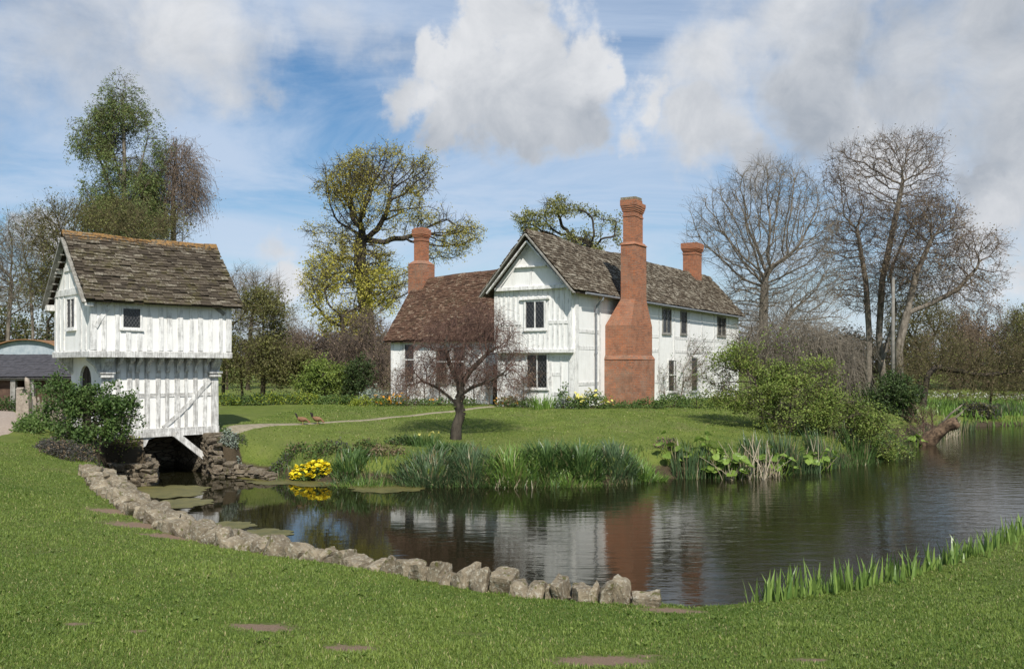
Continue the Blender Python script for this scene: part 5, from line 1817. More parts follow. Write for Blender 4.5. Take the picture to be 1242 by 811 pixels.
tree('oak_tree', 'wide bare oak leaning right with sparse olive buds beside the pole', 'tree',
     [[gp(1092, D, -.2), Pt(1090, 420, D), Pt(1100, 380, D), Pt(1125, 370, D), Pt(1160, 352, D), Pt(1185, 325, D)], [Pt(1100, 380, D), Pt(1112, 330, D), Pt(1130, 290, D)]],
     [ell(1130, 270, 40, 34, D), ell(1155, 300, 36, 30, D), ell(1195, 300, 24, 20, D), ell(1205, 335, 16, 22, D), ell(1165, 345, 40, 26, D), ell(1110, 320, 40, 36, D), ell(1150, 265, 16, 20, D)],
     .28, .013, .38, 1800, bark='bark_grey', twig='twig_purple', leaf='leaf_bud', nleaf=5200, lsize=.12, ntwig=2.1, ltwig=.85, twr=.011, trop=(0, 0, .02), wob=.22, leaf2='leaf_brown', leaf2f=.3)
# --- undergrowth and wood edge on the right
D = 58
tree('low_tree', 'low crooked olive-grey tree with horizontal dark limbs over the far bank', 'tree', [[gp(1118, D, -.2), Pt(1125, 455, D), Pt(1135, 445, D), Pt(1190, 455, D), Pt(1240, 450, D)], [gp(1200, D + 2, -.2), Pt(1205, 450, D + 2), Pt(1225, 425, D + 2)]],
     [ell(1135, 430, 34, 30, D), ell(1170, 440, 40, 26, D), ell(1210, 450, 40, 24, D), ell(1240, 440, 40, 34, D), ell(1105, 450, 24, 28, D), ell(1160, 465, 50, 18, D), ell(1225, 470, 50, 14, D)],
     .20, .013, .36, 1000, bark='bark_dark', twig='twig_olive', leaf='leaf_hazel', nleaf=3600, lsize=.10, ntwig=2.2, ltwig=.8, twr=.011, trop=(0, 0, .02), wob=.28, leaf2='leaf_brown', leaf2f=.4)
for i, (u, v, ru, rv, D, bk, lf, lab) in enumerate((
        (1115, 395, 42, 40, 84, 'twig_olive', 'leaf_olive', 'olive tree in bud right behind the utility pole'),
        (1155, 405, 36, 36, 96, 'twig_purple', 'leaf_brown', 'brown bare tree in the wood beyond the far bank'),
        (1200, 405, 38, 40, 100, 'twig_purple', 'leaf_brown', 'purple-grey domed bare tree on the skyline at the right'),
        (1245, 410, 36, 34, 92, 'twig_olive', 'leaf_hazel', 'olive-gold tree at the right edge of the wood'))):
    tree('wood_tree', lab, 'tree', [[gp(u, D, -.2), Pt(u, 450, D), Pt(u + 2, 425, D)]], [ell(u, v, ru, rv, D), ell(u - ru * .5, v + 25, ru * .7, rv * .8, D), ell(u + ru * .5, v + 25, ru * .7, rv * .8, D), ell(u, v + 50, ru, rv * .6, D)],
         .24, .02, .52, 900, group='trees of the wood edge', bark='bark_dark', twig=bk, leaf=lf, nleaf=6000, lsize=.17, ntwig=2.6, ltwig=1.1, twr=.017, trop=(0, 0, .06), clump=.3)
D = 70
for (u, lab) in ((985, 'brown hedge tree in the gap between the house and the tall bare trees'), (1035, 'brown hedge tree below the tall upright trunks')):
    tree('hedge_tree', lab, 'shrub', [[gp(u, D, -.2), Pt(u, 450, D)], [gp(u + 25, D, -.2), Pt(u + 22, 450, D)]], [ell(u, 430, 34, 26, D), ell(u + 25, 440, 30, 24, D), ell(u - 20, 450, 30, 24, D), ell(u + 10, 465, 44, 18, D)],
         .12, .015, .4, 800, bark='bark_dark', twig='twig_purple', leaf='leaf_brown', nleaf=5000, lsize=.16, ntwig=2.4, ltwig=.9, twr=.013, leaf2='leaf_olive', leaf2f=.4)
D = 45
tree('laurel_bush', 'dark rounded evergreen bush at the foot of the utility pole', 'shrub', [[gp(1080, D, -.1), Pt(1080, 485, D)], [gp(1068, D, -.1), Pt(1066, 480, D)], [gp(1094, D, -.1), Pt(1096, 482, D)]],
     [ell(1080, 478, 30, 22, D), ell(1062, 486, 18, 18, D), ell(1100, 484, 16, 18, D), ell(1082, 500, 34, 12, D)], .06, .008, .22, 520, bark='bark_dark', leaf='leaf_dark', nleaf=9000, lsize=.12, ntwig=1.6, ltwig=.4, twr=.007, leafspread=.1, clump=1.0, leaf2='leaf_laurel', leaf2f=.25)
# --- the large green shrub on the right of the island
D = 33
tree('leafy_shrub', 'large bright green leafy shrub at the right end of the island by the water', 'shrub',
     [[gp(925, D, -.1), Pt(922, 490, D), Pt(915, 460, D)], [gp(960, D - 1, -.1), Pt(958, 500, D - 1)], [gp(1000, D - 1, -.1), Pt(1002, 505, D - 1), Pt(1010, 490, D - 1)], [gp(1040, D, -.1), Pt(1044, 520, D)], [gp(985, D + 1, -.1), Pt(985, 480, D + 1), Pt(970, 455, D + 1)]],
     [ell(910, 445, 44, 24, D), ell(875, 465, 28, 22, D), ell(950, 455, 44, 26, D), ell(990, 470, 44, 28, D), ell(1020, 500, 44, 28, D - 1), ell(960, 495, 60, 30, D - 1), ell(1055, 525, 34, 20, D - 1), ell(1078, 542, 24, 11, D - 1), ell(1020, 535, 55, 16, D - 1), ell(900, 480, 40, 22, D), ell(945, 425, 24, 14, D)],
     .07, .007, .22, 2300, bark='bark_brown', leaf='leaf_shrub', nleaf=78000, lsize=.08, thin=.34, thinf=.9, ntwig=1.9, ltwig=.45, twr=.006, leafspread=.09, clump=.9, trop=(0, 0, .1), leaf2='leaf_hazel', leaf2f=.2)
# --- red-twigged little tree on the near bank of the island
D = 30
tree('ornamental_tree', 'small gnarled tree with reddish weeping twigs in front of the hall', 'tree',
     [[gp(553, D, -.15), Pt(553, 518, D), Pt(560, 500, D), Pt(554, 488, D), Pt(560, 478, D), Pt(556, 462, D)], [Pt(560, 480, D), Pt(572, 470, D - .3), Pt(592, 462, D - .5), Pt(612, 452, D - .6)], [Pt(556, 490, D), Pt(546, 482, D + .3), Pt(530, 470, D + .4), Pt(512, 462, D + .6)], [Pt(558, 470, D), Pt(570, 450, D - .2), Pt(590, 430, D - .3)], [Pt(556, 465, D), Pt(545, 440, D + .2), Pt(540, 420, D + .2)]],
     [ell(545, 420, 46, 36, D), ell(590, 412, 42, 34, D), ell(618, 432, 26, 30, D), ell(520, 440, 26, 32, D), ell(495, 462, 18, 22, D), ell(580, 385, 36, 18, D), ell(610, 455, 40, 20, D), ell(560, 450, 60, 20, D)],
     .17, .0052, .17, 1150, bark='bark_dark', twig='twig_red', leaf='leaf_brown', nleaf=1200, lsize=.045, ntwig=2.2, ltwig=.52, twr=.0046, droop=.6, trop=(0, 0, .0), wob=.42, split=.03, leaf2='twig_grey', leaf2f=.4)
# --- bush by the gatehouse door
D = 24.6
tree('leafy_shrub', 'dense dark green bush in front of the gatehouse door', 'shrub', [[gp(85, D, -.1), Pt(88, 505, D)], [gp(120, D, -.1), Pt(124, 505, D)], [gp(104, D + .3, -.1), Pt(102, 500, D + .3)]],
     [ell(78, 486, 34, 15, D), ell(110, 497, 32, 20, D), ell(135, 500, 28, 22, D), ell(60, 478, 20, 12, D), ell(110, 520, 44, 14, D), ell(66, 470, 16, 8, D), ell(152, 490, 14, 9, D)],
     .028, .006, .16, 800, bark='bark_brown', leaf='leaf_laurel', nleaf=19000, lsize=.08, ntwig=1.8, ltwig=.34, twr=.004, leafspread=.06, clump=1.3, thin=.2, thinf=1.6, leaf2='leaf_fresh', leaf2f=.25)


# --- distant wooded ridge
def far_wood():
    lobes = []
    for u in np.arange(-260, 1500, 34):
        D = 135 + rng.normal(0, 14)
        top = np.interp(u, [-260, 0, 300, 420, 600, 800, 1000, 1120, 1200, 1300, 1500], [395, 400, 408, 400, 405, 408, 402, 392, 382, 372, 380]) + rng.normal(0, 7)
        lobes.append((u + rng.normal(0, 8), top, D, rng.uniform(24, 40)))
    b = MB()
    for (u, top, D, ru) in lobes:
        g = gp(u, D)
        ztop = CAMZ + (HV - top) / FPX * D
        h = ztop - g[2]
        n = 1500
        d = rng.normal(size=(n, 3))
        d /= np.linalg.norm(d, axis=1, keepdims=True)
        off = rng.uniform(0, 60, 3)
        lump = np.array([mnoise.noise(Vector(q * 2.0 + off)) for q in d])
        rr = rng.uniform(.1, 1, n) ** .45 * (1 + .4 * lump)
        rx = ru * D / FPX
        P = g + np.array([0, 0, h * .5]) + d * rr[:, None] * np.array([rx, rx, h * .52])
        P = P[P[:, 2] > g[2] + .1]
        tn = np.clip(rng.normal(.4, .2, len(P)) + rng.normal(0, .12), 0, .84)
        b.leaves(P, .42, tn, int(rng.integers(0, 3)), 0, .45)
        for k in range(26):
            a = g + np.array([rng.normal(0, rx * .3), rng.normal(0, 1), 0])
            e = a + np.array([rng.normal(0, rx * .45), rng.normal(0, 1.5), h * rng.uniform(.6, 1.03)])
            m_ = (a + e) / 2 + rng.normal(0, .5, 3)
            b.frusta([a, m_], [m_, e], [.09, .06], [.06, .02], 3, .5, 3)
    o = b.build('far_wood', ['leaf_wood_brown', 'leaf_wood_purple', 'leaf_wood_olive', 'twig_purple'])
    o['kind'] = 'stuff'
    tag(o, 'far-off brown and olive wood closing the horizon behind everything', 'wood')


far_wood()

# ------------------------------------------------------------------ small plants
def gpts(c, n, rx, ry, power=.5):
    a = rng.uniform(0, 2 * math.pi, n)
    q = rng.uniform(0, 1, n) ** power
    X, Y = c[0] + rx * q * np.cos(a), c[1] + ry * q * np.sin(a)
    return np.stack([X, Y, ground(X, Y) - .02], 1)


def strap_clump(name, label, c, rx, ry, n, h, wd, mat='strap', lean=.55, group=None, flowers=None, nf=0, dead=0.0, cat='plant', fsize=.05):
    base = np.array([c[0], c[1], gz(c[0], c[1])])
    o = MB()
    P = gpts(c, n, rx, ry)
    P[:, 2] = np.maximum(P[:, 2], -.15)
    P = P - base
    az = np.arctan2(P[:, 1], P[:, 0]) + rng.normal(0, .7, n)
    r_ = np.hypot(P[:, 0] / rx, P[:, 1] / ry)
    tone = np.clip(rng.normal(.45, .2, n), 0, .84)
    tone = np.where(rng.random(n) < dead, .95, tone)
    o.blades(P, h * rng.uniform(.6, 1.2, n), wd * rng.uniform(.7, 1.3, n), lean * (.35 + .8 * r_) * rng.uniform(.5, 1.5, n), az, tone, 4)
    if not flowers:
        ob = o.build(name, mat)
        ob.location = base
        return tag(ob, label, cat, group)
    root = thing(name, base, label, cat, group)
    o.build('leaves', mat, root)
    fb = MB()
    Q = gpts(c, nf, rx * .95, ry * .95) - base
    for q in Q:
        top = q + np.array([rng.normal(0, .05), rng.normal(0, .05), h * rng.uniform(.75, 1.1)])
        fb.frusta([q], [top], [.005], [.004], 3, .3, 1)
        fb.leaves(np.repeat(top[None], 7, 0), fsize, rng.uniform(.2, .8, 7), 0, 0, .8)
    fb.build('flowers', [flowers, mat], root)
    return root


def mound(name, label, c, rx, ry, h, nleaf, ls, mat, mat2=None, f2=.0, aspect=.6, flowers=None, nf=0, group=None, cat='plant', stems=14):
    """low leafy plant: a few stems and many small leaves through a lumpy dome"""
    base = np.array([c[0], c[1], gz(c[0], c[1])])
    root = thing(name, base, label, cat, group)
    b = MB()
    d = rng.normal(size=(nleaf, 3))
    d /= np.linalg.norm(d, axis=1, keepdims=True)
    d[:, 2] = np.abs(d[:, 2])
    off = rng.uniform(0, 60, 3)
    lump = np.array([mnoise.noise(Vector(q * 2.2 + off)) for q in d])
    rr = rng.uniform(.25, 1, nleaf) ** .5 * (1 + .35 * lump)
    P = d * rr[:, None] * np.array([rx, ry, h])
    gx_ = ground(P[:, 0] + base[0], P[:, 1] + base[1]) - base[2]
    gx_ = np.clip(gx_, -.6, .6) * (.45 if flowers and flowers[0] == 'yellow' else 1)
    P[:, 2] += gx_
    tone = np.clip(rng.normal(.45, .22, nleaf) + .25 * lump, 0, .84)
    sel = rng.random(nleaf) < f2
    b.leaves(P[~sel], ls, tone[~sel], 0, 0, aspect)
    mats = [mat]
    if mat2:
        b.leaves(P[sel], ls, tone[sel], 1, 0, aspect)
        mats.append(mat2)
    else:
        mats.append(mat)
    st = rng.integers(0, nleaf, stems)
    z0 = P[st] * np.array([.15, .15, 0])
    z0[:, 2] = -.05
    b.frusta(z0, P[st], np.full(stems, .012), np.full(stems, .005), 4, .3, 2)
    mats.append('bark_brown')
    b.build('foliage', mats, root)
    if flowers:
        fb = MB()
        top = np.nonzero((d[:, 2] > .15))[0]
        k = top[rng.integers(0, len(top), nf)]
        Q = d[k] * (1.02 + .35 * lump[k])[:, None] * np.array([rx, ry, h]) + np.array([0, 0, .02])
        Q[:, 2] += gx_[k]
        for q in Q:
            m_ = 6
            an = np.linspace(0, 2 * math.pi, m_, endpoint=False) + rng.uniform(0, 1)
            s_ = flowers[1] * rng.uniform(.7, 1.2)
            tilt = rng.normal(0, .45, 2)
            for a in an:
                dx, dy = math.cos(a), math.sin(a)
                px, py = -dy, dx
                v = [q, q + s_ * np.array([.6 * dx + .35 * px, .6 * dy + .35 * py, .15]), q + s_ * np.array([dx, dy, .2]), q + s_ * np.array([.6 * dx - .35 * px, .6 * dy - .35 * py, .15])]
                v = np.array(v)
                v[:, 2] += (v[:, 0] - q[0]) * tilt[0] + (v[:, 1] - q[1]) * tilt[1]
                fb.add(v, [[0, 1, 2, 3]], rng.uniform(.2, .8))
        fb.build('flowers', flowers[0], root)
    return root


# strap-leaved clumps along the island shore, left to right (u, D, rx, ry, n, h, mat, text)
G = 'strap-leaved clumps along the island shore'
for (u, D, rx, ry, n, h, wd, mat, dead, lab) in (
        (425, 26.6, .50, .35, 130, .55, .030, 'strap', .05, 'leftmost dark green strap-leaf clump on the island bank, above the brown patch'),
        (440, 25.6, .9, .35, 420, .32, .018, 'strap_bright', .03, 'short bright grassy clump at the water edge left of the blue-green tuft'),
        (410, 25.9, .5, .3, 160, .32, .022, 'strap_blue', .1, 'small bluish grass tuft right of the yellow flowers'),
        (520, 25.9, .85, .45, 420, .70, .022, 'strap_blue', .12, 'wide arching blue-green grass tuft below the gnarled little tree'),
        (572, 26.0, .60, .45, 300, .66, .024, 'strap_blue', .10, 'upright bluish strap-leaf clump right of the gnarled tree'),
        (620, 25.9, .75, .45, 330, .66, .026, 'strap_bright', .14, 'bright green reedy clump with pale dead stalks in the middle of the shore'),
        (665, 26.3, .65, .45, 210, .66, .034, 'strap', .05, 'dark strap-leaf clump arching over the bank, third from its right end'),
        (705, 26.3, .65, .45, 220, .68, .036, 'strap', .05, 'broad dark green strap-leaf clump below the big chimney'),
        (690, 25.6, .9, .25, 300, .40, .022, 'strap_bright', .10, 'low fresh green sedge fringe at the water below the big chimney'),
        (748, 26.6, .55, .45, 240, .66, .024, 'strap_blue', .08, 'bluish tuft leaning right near the end of the shore row'),
        (780, 26.9, .60, .35, 240, .52, .026, 'strap_bright', .03, 'rightmost bright grass-green clump beside the bare mud bank'),
        (600, 25.5, .8, .2, 190, .36, .020, 'strap', .2, 'low dark sedge fringe in the water beneath the bluish clump'),
        (545, 27.6, .6, .4, 170, .40, .034, 'strap', .02, 'low dark leafy clump at the foot of the gnarled tree')):
    c = gp(u, D - .45)
    strap_clump('strap_leaf_clump', lab, c, rx, ry * 1.3, int(n * 1.9), h * .90, wd * 1.15, mat, 1.0, G, None, 0, dead)
strap_clump('daffodil_clump', 'dark leafy clump with a few pale yellow flowers left of the gnarled trunk', gp(515, 28.4), .5, .35, 140, .42, .03, 'strap', .5, None, 'paleyellow', 5)
for (u, D, lab, h, mt) in ((835, 27.4, 'narrow iris tuft on the bare mud bank right of the shore row', .6, 'strap_blue'), (870, 27.4, 'green iris tuft between big leaves and dead reeds', .6, 'strap'), (955, 28.8, 'tall blue-green iris tuft behind the dead reeds', .8, 'strap_blue'),
                           (1000, 30.0, 'iris tuft under the low branches of the green shrub', .75, 'strap_blue'), (1040, 31.6, 'rush tuft at the water below the right end of the green shrub', .7, 'strap'), (920, 28.2, 'short iris tuft in the middle of the dead reeds', .6, 'strap_blue'),
                           (975, 28.6, 'grey-green rush tuft at the water right of the dead reeds', .55, 'strap_blue'), (1070, 33.2, 'pale rush tuft at the tip of the island', .6, 'strap_bright')):
    strap_clump('iris_clump', lab, gp(u, D - .25), .55, .4, 190, h * 1.15, .032, mt, .35, 'iris tufts at the right end of the island', None, 0, .12)

# continuous low sedge fringe along the island water line
def fringe():
    n = 60000
    X, Y = rng.uniform(-7.2, 16, n), rng.uniform(23.5, 38, n)
    s = sdist(X, Y, POND)
    k = (s < .12) & (s > -1.25) & (Y > 23) & (X > -7.0) & ~((np.abs(X + 5.85) < .75) & (s > -.5)) & (rng.random(n) < np.where(s > -.7, 1, .55)) & ~((X > 4.1) & (X < 5.2) & (rng.random(n) < .8))
    X, Y, s = X[k], Y[k], s[k]
    m = len(X)
    pat = .5 + .5 * np.sin(X * 2.1 + np.sin(X * 5.3)) * np.sin(X * .8 + 1)
    P = np.stack([X, Y, np.maximum(ground(X, Y), -.1) - .03], 1)
    b = MB()
    tone = np.clip(rng.normal(.4, .22, m), 0, .84)
    tone = np.where(rng.random(m) < .10 + .1 * (s > -.2), .95, tone)
    b.blades(P, rng.uniform(.18, .46, m) * (.6 + .8 * pat), rng.uniform(.012, .024, m), rng.uniform(.1, .9, m), rng.uniform(0, 6.28, m), tone, 3)
    o = b.build('sedge', 'strap')
    o['kind'] = 'stuff'
    tag(o, 'low sedge and rough grass fringing the island water line', 'sedge')


fringe()

# near right bank: irises between lawn and water
GI = 'iris fans along the near right bank'
IR = [(2.95, 10.92, .22), (3.25, 11.05, .25), (3.6, 11.2, .3), (3.95, 11.4, .26), (4.35, 11.62, .26), (4.75, 11.9, .28), (5.1, 12.2, .25), (5.5, 12.5, .26), (5.95, 12.95, .27), (6.4, 13.3, .28), (6.9, 13.8, .3), (7.45, 14.35, .3), (8.0, 14.95, .3), (8.6, 15.5, .32), (9.4, 16.2, .35), (10.2, 16.9, .35)]
ords = ['first (leftmost)', 'second', 'third', 'fourth', 'fifth', 'sixth', 'seventh', 'eighth', 'ninth', 'tenth', 'eleventh', 'twelfth', 'thirteenth', 'fourteenth', 'fifteenth', 'sixteenth (rightmost)']
for (x, y, q), od in zip(IR, ords):
    s_ = sdist(np.array([x]), np.array([y]), POND)[0]
    y -= (s_ + .40)
    n = int(rng.integers(70, 100))
    base = np.array([x, y, gz(x, y)])
    X, Y = x + rng.normal(0, q * .55, n), y + rng.normal(0, q * .4, n)
    P = np.stack([X, Y, np.maximum(ground(X, Y), -.1) - .03], 1) - base
    b = MB()
    b.blades(P, (.16 + .32 * rng.random(n) ** 1.7) * (.95 if x > 5.2 else 1), rng.uniform(.024, .040, n), rng.uniform(.05, .65, n), rng.uniform(0, 6.28, n), np.clip(rng.normal(.5, .22, n), 0, 1), 4, 0, .8)
    o = b.build('iris_plant', 'iris')
    o.location = base
    tag(o, od + ' fan of sword-shaped iris leaves on the near right bank', 'plant', GI)

# marsh marigold
mound('marsh_marigold', 'clump of bright yellow marsh marigold at the water edge left of the island bank', gp(378, 26.45), .60, .34, .34, 600, .09, 'leaf_fresh', None, 0, .9, ('yellow', .07), 260)

# big-leaved plants at the water on the right
def big_leaf(b, c, size, az, tilt, stem0, tone):
    n = 12
    an = np.linspace(0, 2 * math.pi, n, endpoint=False)
    r_ = size * (1 + .12 * np.sin(an * 3 + rng.uniform(0, 6)) + rng.normal(0, .05, n)) * (.78 + .22 * np.cos(an))
    outer = np.stack([r_ * np.cos(an) * .6, r_ * np.sin(an) * .48, .10 * size * np.cos(an * 2 + 1) + rng.normal(0, .03 * size, n)], 1)
    inner = outer * np.array([.5, .5, .3]) + np.array([0, 0, -.05 * size])
    V = np.concatenate([outer, inner, [[0, 0, -.09 * size]]])
    R = rotm(az, 0, tilt)
    V = V @ R.T + c
    k = np.arange(n)
    b.add(V, np.stack([k, (k + 1) % n, n + (k + 1) % n, n + k], 1), tone)
    base_i = b.n - len(V)
    tri = np.stack([n + k, n + (k + 1) % n, np.full(n, 2 * n)], 1)
    b.F.append(tri + base_i)
    b.MI.append(np.zeros(n, int))
    b.frusta([stem0], [c], [.012], [.009], 5, .4)


for (u, D, n, sp, lab) in ((848, 28.3, 9, .55, 'small group of big lime-green leaves on top of the mud bank'), (872, 27.9, 14, .55, 'big lime-green leaf clump left of the dead reeds'), (893, 27.6, 14, .5, 'large drooping lime-green leaves just behind the dead reeds'), (945, 28.6, 15, .6, 'big lime-green leaf clump right of the dead reeds'),
                           (985, 29.3, 10, .5, 'broad-leaved clump below the green shrub at the water'), (1003, 29.7, 7, .4, 'small broad-leaved clump furthest right under the green shrub'), (815, 28.1, 5, .5, 'two or three big pale leaves alone on the lawn edge'), (1112, 38.5, 8, .35, 'small bright broad-leaved plant beside the fallen log')):
    c = gp(u, D - .75)
    root = MB()
    for i in range(int(n * 1.5)):
        a = rng.uniform(0, 6.28)
        q = sp * math.sqrt(rng.random())
        p = np.array([q * math.cos(a), q * math.sin(a) * .6, 0])
        g0 = max(gz(c[0] + p[0], c[1] + p[1]), -.05) - c[2]
        top = p * 1.25 + np.array([0, 0, g0 + rng.uniform(.25, .75)])
        big_leaf(root, top, rng.uniform(.22, .40), a, rng.uniform(.1, .8), np.array([p[0] * .5, p[1] * .5, g0 - .03]), np.clip(rng.normal(.5, .25), 0, 1))
    o = root.build('broad_leaf_plant', 'cabbage', None, False)
    o.location = c
    tag(o, lab, 'plant', 'big-leaved waterside plants')

# dead reeds
def reeds(label, u0, u1, D0, D1, n, hmax):
    c = gp((u0 + u1) / 2, (D0 + D1) / 2)
    c[2] = 0
    b = MB()
    for i in range(n):
        t = rng.random()
        D = D0 + (D1 - D0) * t + rng.normal(0, .2)
        u = u0 + (u1 - u0) * t + rng.normal(0, 3)
        x = (u - CU) / FPX * D
        z = max(gz(x, D), -.1) - .05
        h = hmax * rng.uniform(.25, 1.0) ** 1.2
        ln = rng.normal(0, .22, 2) * (1.0 if rng.random() < .75 else 2.6)
        p0 = np.array([x, D, z])
        p1 = p0 + np.array([ln[0] * h * .4, ln[1] * h * .4, h * .5])
        p2 = p1 + np.array([ln[0] * h * .6, ln[1] * h * .5, h * .5])
        tn = rng.random()
        rr = rng.uniform(.010, .017)
        b.frusta([p0 - c, p1 - c], [p1 - c, p2 - c], [rr, rr * .9], [rr * .9, rr * .5], 4, tn)
        if rng.random() < .4:
            b.blades((p0 - c)[None], h * .8, .03, rng.uniform(.3, 1.0), np.array([rng.uniform(0, 6.28)]), tn, 3)
    o = b.build('dead_reeds', 'reed')
    o.location = c
    return tag(o, label, 'reeds')


reeds('pale broken dead reed stalks standing in the water below the green shrub', 878, 945, 26.75, 27.4, 62, 1.35)
reeds('sparse dead reed stems leaning at the right of the big leaves', 975, 1000, 28.6, 29.2, 14, 1.3)
reeds('short bleached reed stubs in the water at the middle of the shore', 600, 645, 24.95, 24.95, 30, .42)
reeds('upright bleached reeds standing in the water behind the fallen log', 1140, 1168, 41.0, 44, 26, .9)
reeds('tall thin dead stems rising behind the fallen log', 1116, 1160, 43.0, 43.5, 14, 2.0)

# fallen log
def log():
    c = Pt(1122, 536, 38.6)
    c[2] = .05
    r = thing('fallen_log', c, 'rotten brown fallen log jutting over the water at the island tip', 'log')
    tip = Pt(1161, 511, 38.0) - c
    b = MB()
    n = 12
    pts = np.array([tip * t + np.array([0, 0, .06 * math.sin(t * 3)]) for t in np.linspace(-.12, 1, n)])
    b.tube(pts, [.34, .36, .34, .31, .30, .32, .29, .27, .27, .25, .25, .22], 14)
    V = b.V[0]
    off = rng.uniform(0, 40, 3)
    V += np.array([[mnoise.noise(Vector(v * 3 + off)), mnoise.noise(Vector(v * 3.3 + off + 7)), mnoise.noise(Vector(v * 2.8 + off + 17))] for v in V]) * .11
    b.build('trunk', 'logwood', r, True)
    b = MB()
    b.tube([tip * .35 + [0, 0, .25], tip * .75 + [.05, 0, .55], tip * 1.08 + [.1, 0, .62]], [.05, .045, .03], 6)
    b.tube([tip * .8 + [0, 0, .15], tip * 1.12 + [.1, 0, .32]], [.035, .02], 6)
    b.build('limb', 'twig_grey', r, True)


log()
for (u, D, lab) in ((1195, 52.2, 'reedy tuft at the foot of the far bank, left one'), (1160, 47.5, 'thin rushes standing in the water right of the log'), (1225, 53.2, 'reedy tuft at the foot of the far bank, right one')):
    strap_clump('rush_clump', lab, gp(u, D), 1.0, .5, 160, .75, .035, 'strap_blue', .25, 'rush tufts by the far bank', None, 0, .25)
tree('dogwood_shrub', 'thin reddish upright stems behind the fallen log', 'shrub', [[gp(1120, 43, -.1), Pt(1120, 515, 43)], [gp(1130, 43, -.1), Pt(1131, 512, 43)]], [ell(1125, 505, 14, 16, 43), ell(1112, 508, 12, 14, 43)], .03, .007, .2, 140, bark='twig_red', ntwig=2, ltwig=.5, twr=.006, trop=(0, 0, .4))

# daffodils and long grass on the far bank
def far_bank():
    n = 16000
    X, Y = rng.uniform(20, 62, n), rng.uniform(50, 74, n)
    s = sdist(X, Y, POND)
    k = (s < .1) & (X / Y > .42) & (Y < 72)
    X, Y = X[k], Y[k]
    P = np.stack([X, Y, ground(X, Y) - .02], 1)
    b = MB()
    m = len(P)
    b.blades(P, rng.uniform(.25, .6, m), rng.uniform(.05, .09, m), rng.uniform(.1, .7, m), rng.uniform(0, 6.28, m), np.clip(rng.normal(.45, .22, m), 0, .84), 3)
    o = b.build('long_grass', 'strap_bright')
    o['kind'] = 'stuff'
    o['label'] = 'long green grass on the far bank'
    o['category'] = 'grass'
    n = 130
    u = rng.uniform(1112, 1260, n)
    D = 71 + rng.normal(0, 2.0, n)
    b = MB()
    for a, d in zip(u, D):
        p = gp(a, d)
        h = rng.uniform(.5, .8)
        b.frusta([p], [p + [0, 0, h]], [.012], [.01], 3, .1, 1)
        b.leaves(np.repeat((p + [0, 0, h])[None], 5, 0), .10, .5, 0, 0, .8)
    o = b.build('white_flowers', ['white', 'strap'])
    o['kind'] = 'stuff'
    o['label'] = 'drift of small white daffodils along the top of the far bank'
    o['category'] = 'flowers'


far_bank()
mound('heather_bush', 'low dark leafless clump at the water line of the far bank', gp(1187, 52), 1.3, .7, .8, 900, .16, 'leaf_heather', 'leaf_olive', .4)

# utility pole
def pole():
    c = gp(1083, 49)
    r = thing('utility_pole', c, 'tall pale wooden utility pole in front of the bare trees', 'pole')
    b = MB()
    H = CAMZ + (HV - 338) / FPX * 49 - c[2]
    b.tube([(0, 0, -.3), (0, 0, H * .5), (.02, 0, H)], [.105, .095, .08], 12)
    b.build('shaft', 'polewood', r, True)
    b = MB()
    b.tube([(.02, 0, H), (.02, 0, H + .05)], [.09, .07], 10)
    b.build('cap', 'iron', r)


pole()

# gate post, fence by the path
def post_fence():
    c = gp(32, 29.6)
    r = thing('gate_post', c, 'weathered wooden gate post with rounded head beside the path', 'post')
    b = MB()
    b.box((-.14, -.13, -.3), (.14, .13, .92), jit=.012)
    b.build('shaft', 'postwood', r)
    b = MB()
    stone_bm(b, (.05, 0, 1.15), (.20, .2, .52), rotm(.2), 2.6, .08)
    b.build('finial', 'postwood', r, True)
    c = gp(25, 30.6)
    r = thing('gate_post', c, 'shorter plain wooden post just behind the rounded gate post', 'post')
    b = MB()
    b.box((-.10, -.1, -.3), (.10, .1, 1.0), jit=.012)
    b.build('shaft', 'postwood', r)
    b = MB()
    b.prism([(-.115, 1.005), (.115, 1.005), (0, 1.07)], 0, -.115, .115)
    b.build('cap', 'postwood', r)
    p0, p1 = gp(42, 29.0), gp(82, 25.7)
    r = thing('paling_fence', p0, 'old split paling fence running from the gate post into the bush', 'fence')
    d = (p1 - p0)
    n = 15
    for i in range(n):
        t = (i + .4) / n
        q = d * t
        g0 = gz(p0[0] + q[0], p0[1] + q[1]) - p0[2]
        b = MB()
        h = rng.uniform(.62, .85)
        ln = rng.normal(0, .10, 2)
        b.beam((q[0], q[1], g0 - .1), (q[0] + ln[0], q[1] + ln[1], g0 + h), .085, .03, (d[0], d[1], .001), w1=.06, jit=.006)
        b.build('paling', 'postwood', r)
    for z in (.22, .58):
        b = MB()
        b.beam((0.02, .05, z), (d[0], d[1] + .05, d[2] + z), .035, .07, (0, 0, 1), jit=.006)
        b.build('rail', 'postwood', r)


post_fence()

